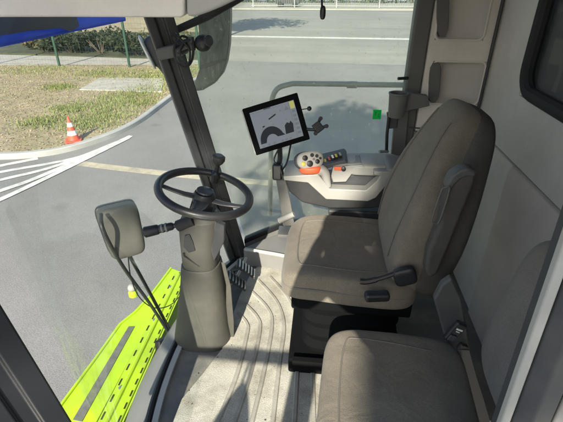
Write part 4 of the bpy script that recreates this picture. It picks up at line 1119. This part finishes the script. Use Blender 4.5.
# ================================================================== outside mirrors and camera by the front pillar
# large mirror
MY = 2.35
def mp(px, py, Y=MY): return at(px, py, Y=Y)
lmn = thing('wing_mirror', mp(212, 45), 'tall rear view mirror with a curved lower end outside the front right pillar', 'mirror')
mo = [mp(197, -20), mp(229.5, -20), mp(229.5, 20), mp(228.5, 45), mp(226, 62), mp(222, 74), mp(214, 84), mp(202, 91), mp(195, 92), mp(193.5, 86), mp(198, 72), mp(199.5, 50), mp(197, 20)]
obj('housing', prism(B(), [p + V((0, .012, 0)) for p in mo], (0, .07, 0)), 'black', lmn, bevel=.012)
cen = mp(212, 40)
mi = [cen + (p - cen) * .94 for p in mo]
obj('upper_glass', prism(B(), [mi[0], mi[1], mi[2], mi[3], mi[4] + (mi[3] - mi[4]) * .15, mi[10] + (mi[11] - mi[10]) * .25, mi[11], mi[12]], (0, .016, 0)), 'mirror_face', lmn, bevel=.003)
obj('lower_glass', prism(B(), [mi[4], mi[5], mi[6], mi[7], mi[8], mi[9], mi[10]], (0, .014, 0)), 'mirror_face', lmn, bevel=.003)
obj('mirror_arm', tube(B(), [mp(205, 30, MY + .06), mp(200, -30, MY + .08), mp(190, -80, MY)], .015, 8), 'black', lmn)
# round work lamp on the far side of the pillar
wl = thing('work_lamp', at(150, 53, X=-.86), 'dark oval work lamp with a pale rim mounted outside the front pillar', 'work lamp')
wlc = at(152, 52, X=-.92)
wlr = rotm(0, -20, 20)
obj('lamp_body', superq(B(), wlc + V((.02, .02, 0)), (.05, .055, .085), .7, .8, None, wlr, 32, 18), 'dark', wl, angle=80)
obj('lamp_rim', superq(B(), wlc + V((-.022, -.012, 0)), (.010, .056, .090), .7, .8, None, wlr, 32, 18), 'white', wl, angle=80)
obj('lamp_bracket', tube(B(), [wlc + V((.02, .02, -.07)), wlc + V((.06, .03, -.13)), wlc + V((.10, 0, -.15))], .012, 8), 'dark', wl)
# camera with coiled cable
Yk = 1.86
cm = thing('pillar_camera', at(192, 46, Y=Yk), 'black round headed camera with a looped cable clamped on the front pillar', 'camera')
obj('clamp_band', box(B(), at(172, 51, Y=Yk + .02), (.12, .08, .05), rotm(0, -12, 0)), 'graypillar', cm, bevel=.008)
obj('arm', tube(B(), [at(178, 50, Y=Yk - .02), at(194, 43, Y=Yk - .02)], .020, 12), 'black', cm)
obj('head', superq(B(), at(203, 43, Y=Yk - .02), (.034, .034, .034), .9, .9, None, None, 28, 16), 'black', cm, angle=80)
obj('lens_rim', lathe(B(), at(205, 42, Y=Yk - .02) + V((.014, -.012, .006)), (.8, -.55, .2), [(.022, 0), (.022, .012), (.018, .014)]), 'dark', cm)
obj('joint', tube(B(), [at(190, 37, Y=Yk - .03), at(192, 50, Y=Yk - .03)], .016, 10), 'dark', cm)
cp_ = [at(x, y, Y=Yk - .04) for x, y in ((176, 33), (174, 38), (180, 44), (186, 40), (193, 46), (192, 60), (186, 67), (178, 63), (174, 52), (176, 42), (182, 36), (188, 38))]
obj('cable_loop', tube(B(), smooth_path(cp_, 6), .0055, 6), 'black', cm)
cp_ = [at(x, y, Y=Yk - .05) for x, y in ((177, 36), (184, 42), (190, 52), (188, 64), (182, 60), (180, 50), (184, 42), (190, 40))]
obj('cable_loop', tube(B(), smooth_path(cp_, 6), .0045, 6), 'black', cm)
# microphone hanging from the roof
mh = thing('microphone', at(322.5, 6, Y=1.6), 'small black microphone hanging from the roof near the top of the picture', 'microphone')
obj('stem', tube(B(), [at(321.5, -40, Y=1.6), at(322, 8, Y=1.6)], .004, 6), 'black', mh)
obj('capsule', superq(B(), at(322.8, 12.5, Y=1.6), (.010, .010, .022), .7, .9, None, None, 18, 12), 'black', mh)

# ================================================================== entry platform, guard rail and the person taking the picture
ep = thing('entry_platform', V((.2, 0, -.02)), 'ribbed steel entry platform with a guard rail outside the open cab door', 'platform')
obj('deck', box(B(), (-.1, .03, -.05), (1.9, 1.12, .05)), 'steel', ep, bevel=.01)
for z in (.40, 1.14):
    obj('guard_rail', tube(B(), [(-1.0, -.58, z), (.82, -.58, z)], .023, 10), 'rail', ep)
for x in (-1.0, .82):
    obj('rail_post', tube(B(), [(x, -.58, -.05), (x, -.58, 1.14)], .019, 10), 'rail', ep)
obj('shade_plate', box(B(), (-.205, -.58, .56), (.11, .012, 1.12)), 'steel', ep, bevel=.003)  # unseen plate added to shade a strip of floor beside the passenger seat

tb = thing('shadow_bag', V((-.44, -.56, 1.14)), 'unseen dark bag added on the guard rail to shade a wedge of floor', 'bag')  # added behind the camera, shaped for the triangular shadow on the mat
obj('pouch', loft(B(), [ringxy((-.45, -.56, z), w, .05, .6) for z, w in ((.60, .10), (.64, .125), (.80, .115), (.90, .085), (.98, .045), (1.03, .012))]), 'cloth', tb, sub=1)
obj('strap', tube(B(), smooth_path([(-.46, -.53, 1.0), (-.455, -.535, 1.10), (-.45, -.58, 1.172), (-.445, -.63, 1.10), (-.44, -.61, 1.0)]), .006, 6), 'black', tb)
pn = thing('person', V((.24, -.42, -.02)), 'person in a blue shirt and jeans standing in the door opening, holding up a phone', 'person')
def skin(name, joints, edges, m, parent, sub=2):
    names = list(joints); me = bpy.data.meshes.new(name)
    me.from_pydata([joints[k][0] for k in names], [(names.index(a), names.index(b)) for a, b in edges], [])
    o = bpy.data.objects.new(name, me); COL.objects.link(o); o.parent = parent; o.location = -parent.location
    md = o.modifiers.new('k', 'SKIN'); md.use_smooth_shade = True
    for i, k in enumerate(names):
        r = joints[k][1]; me.skin_vertices[0].data[i].radius = r if isinstance(r, tuple) else (r, r)
    me.skin_vertices[0].data[0].use_root = True
    s_ = o.modifiers.new('u', 'SUBSURF'); s_.levels = sub; s_.render_levels = sub
    me.materials.append(M[m]); return o
px_, py_ = .23, -.42
J = {'pelvis': ((.21, py_, .97), .13), 'waist': ((.205, py_, 1.14), .115), 'chest': ((.19, py_ + .01, 1.34), (.12, .12)), 'collar': ((.08, py_ + .01, 1.49), (.11, .09)),
     'neck': ((-.04, py_ + .03, 1.59), .10), 'skull': ((-.075, py_ + .07, 1.67), .094), 'crown': ((-.08, py_ + .07, 1.75), .086),
     'shL': ((-.12, py_ + .02, 1.55), .072), 'elL': ((-.21, py_ + .16, 1.31), .047), 'wrL': ((-.145, py_ + .36, 1.42), .030), 'paL': ((-.135, py_ + .385, 1.485), (.036, .018)),
     'shR': ((.27, py_ + .02, 1.47), .064), 'elR': ((.27, py_ + .20, 1.24), .047), 'wrR': ((.135, py_ + .35, 1.42), .030), 'paR': ((.12, py_ + .385, 1.485), (.036, .018)),
     'hipL': ((.12, py_, .91), .098), 'knL': ((.10, py_ + .03, .49), .062), 'anL': ((.09, py_, .08), .043), 'toL': ((.08, py_ + .17, .03), (.04, .03)),
     'hipR': ((.30, py_, .91), .098), 'knR': ((.32, py_ + .03, .49), .062), 'anR': ((.33, py_, .08), .043), 'toR': ((.35, py_ + .17, .03), (.04, .03))}
E = [('pelvis', 'waist'), ('waist', 'chest'), ('chest', 'collar'), ('collar', 'neck'), ('neck', 'skull'), ('skull', 'crown'),
     ('collar', 'shL'), ('shL', 'elL'), ('elL', 'wrL'), ('wrL', 'paL'), ('collar', 'shR'), ('shR', 'elR'), ('elR', 'wrR'), ('wrR', 'paR'),
     ('pelvis', 'hipL'), ('hipL', 'knL'), ('knL', 'anL'), ('anL', 'toL'), ('pelvis', 'hipR'), ('hipR', 'knR'), ('knR', 'anR'), ('anR', 'toR')]
for sd, sg in (('L', 1), ('R', -1)):
    pa = V(J['pa' + sd][0])
    for i in range(4):
        a, b, c = 'f%s%d' % (sd, i), 'g%s%d' % (sd, i), 'h%s%d' % (sd, i)
        J[a] = (pa + V((sg * .012, -.005, .030 - .019 * i + .028)), .0095); J[b] = (pa + V((sg * .040, -.012, .030 - .019 * i + .034)), .0088); J[c] = (pa + V((sg * (.062 - .004 * i), -.006, .030 - .018 * i + .034)), .0078)
        E += [('pa' + sd, a), (a, b), (b, c)]
    J['t' + sd] = (pa + V((sg * .022, .020, -.01)), .011); J['u' + sd] = (pa + V((sg * .050, .012, .002)), .009); E += [('pa' + sd, 't' + sd), ('t' + sd, 'u' + sd)]
body = skin('body', J, E, 'skin', pn)
def fat(keys, g): return {k: (J[k][0], tuple(x + g for x in J[k][1]) if isinstance(J[k][1], tuple) else J[k][1] + g) for k in keys}
kk = ['waist', 'pelvis', 'chest', 'collar', 'shL', 'elL', 'shR', 'elR']
skin('shirt', fat(kk, .014), [e for e in E if e[0] in kk and e[1] in kk], 'cloth', pn)
kk = ['pelvis', 'hipL', 'knL', 'anL', 'hipR', 'knR', 'anR']
skin('trousers', fat(kk, .018), [e for e in E if e[0] in kk and e[1] in kk], 'jeans', pn)
hd_ = V(J['skull'][0])
obj('hair', superq(B(), hd_ + V((-.004, -.022, .065)), (.092, .098, .085), .9, .9, None, None, 28, 16), 'hairm', pn, angle=80)
obj('nose', superq(B(), hd_ + V((-.004, .092, .0)), (.013, .018, .022), .9, .9, None, None, 14, 10), 'skin', pn, angle=80)
for dx in (-.034, .028): obj('eye', superq(B(), hd_ + V((dx - .002, .078, .025)), (.012, .008, .008), .9, .9, None, None, 14, 10), 'white', pn, angle=80)
for dx in (-.09, .082): obj('ear', superq(B(), hd_ + V((dx, .0, .01)), (.010, .018, .030), .9, .9, None, None, 14, 10), 'skin', pn, angle=80)
phn = thing('phone', V((-.01, -.03, 1.52)), 'dark phone held level in both hands of the person in the doorway', 'phone')
obj('case', box(B(), (-.01, -.024, 1.505), (.19, .009, .11)), 'black', phn, bevel=.004)

# ================================================================== LIGHT
SUN_EL = 30.0
sdir = V((.095, 1, 0)).normalized() * math.cos(R(SUN_EL)) + V((0, 0, -math.sin(R(SUN_EL))))
w = bpy.data.worlds.new('World'); sc.world = w; w.use_nodes = True
nt = w.node_tree; bg = nt.nodes['Background']
sky = nt.nodes.new('ShaderNodeTexSky'); sky.sky_type = 'NISHITA'; sky.sun_disc = False
sky.sun_elevation = R(SUN_EL); sky.sun_rotation = math.atan2(-sdir.x, -sdir.y)
nt.links.new(sky.outputs[0], bg.inputs[0]); bg.inputs[1].default_value = .115
sl = bpy.data.lights.new('sun', 'SUN'); sl.energy = 5.0; sl.angle = R(.5); sl.color = (1, .93, .80)
so = bpy.data.objects.new('sun', sl); COL.objects.link(so); so.rotation_euler = sdir.to_track_quat('-Z', 'Y').to_euler()

tree('broadleaf_tree', -.9, -11, 14.2, 2.6, 2.6, 'broad leafy tree behind the harvester', 2600)
tree('roadside_tree', -7.2, 28, 9.5, 5.2, 3.0, 'wide leafy tree on the roadside, its trunk behind the tall wing mirror', 3600, .16)
sc.view_settings.view_transform = 'Standard'; sc.view_settings.look = 'None'
sc.view_settings.exposure = 1.18; sc.view_settings.gamma = 1; sc.view_settings.use_curve_mapping = False
sc.render.engine = 'CYCLES'
sc.cycles.max_bounces = 8; sc.cycles.transparent_max_bounces = 24
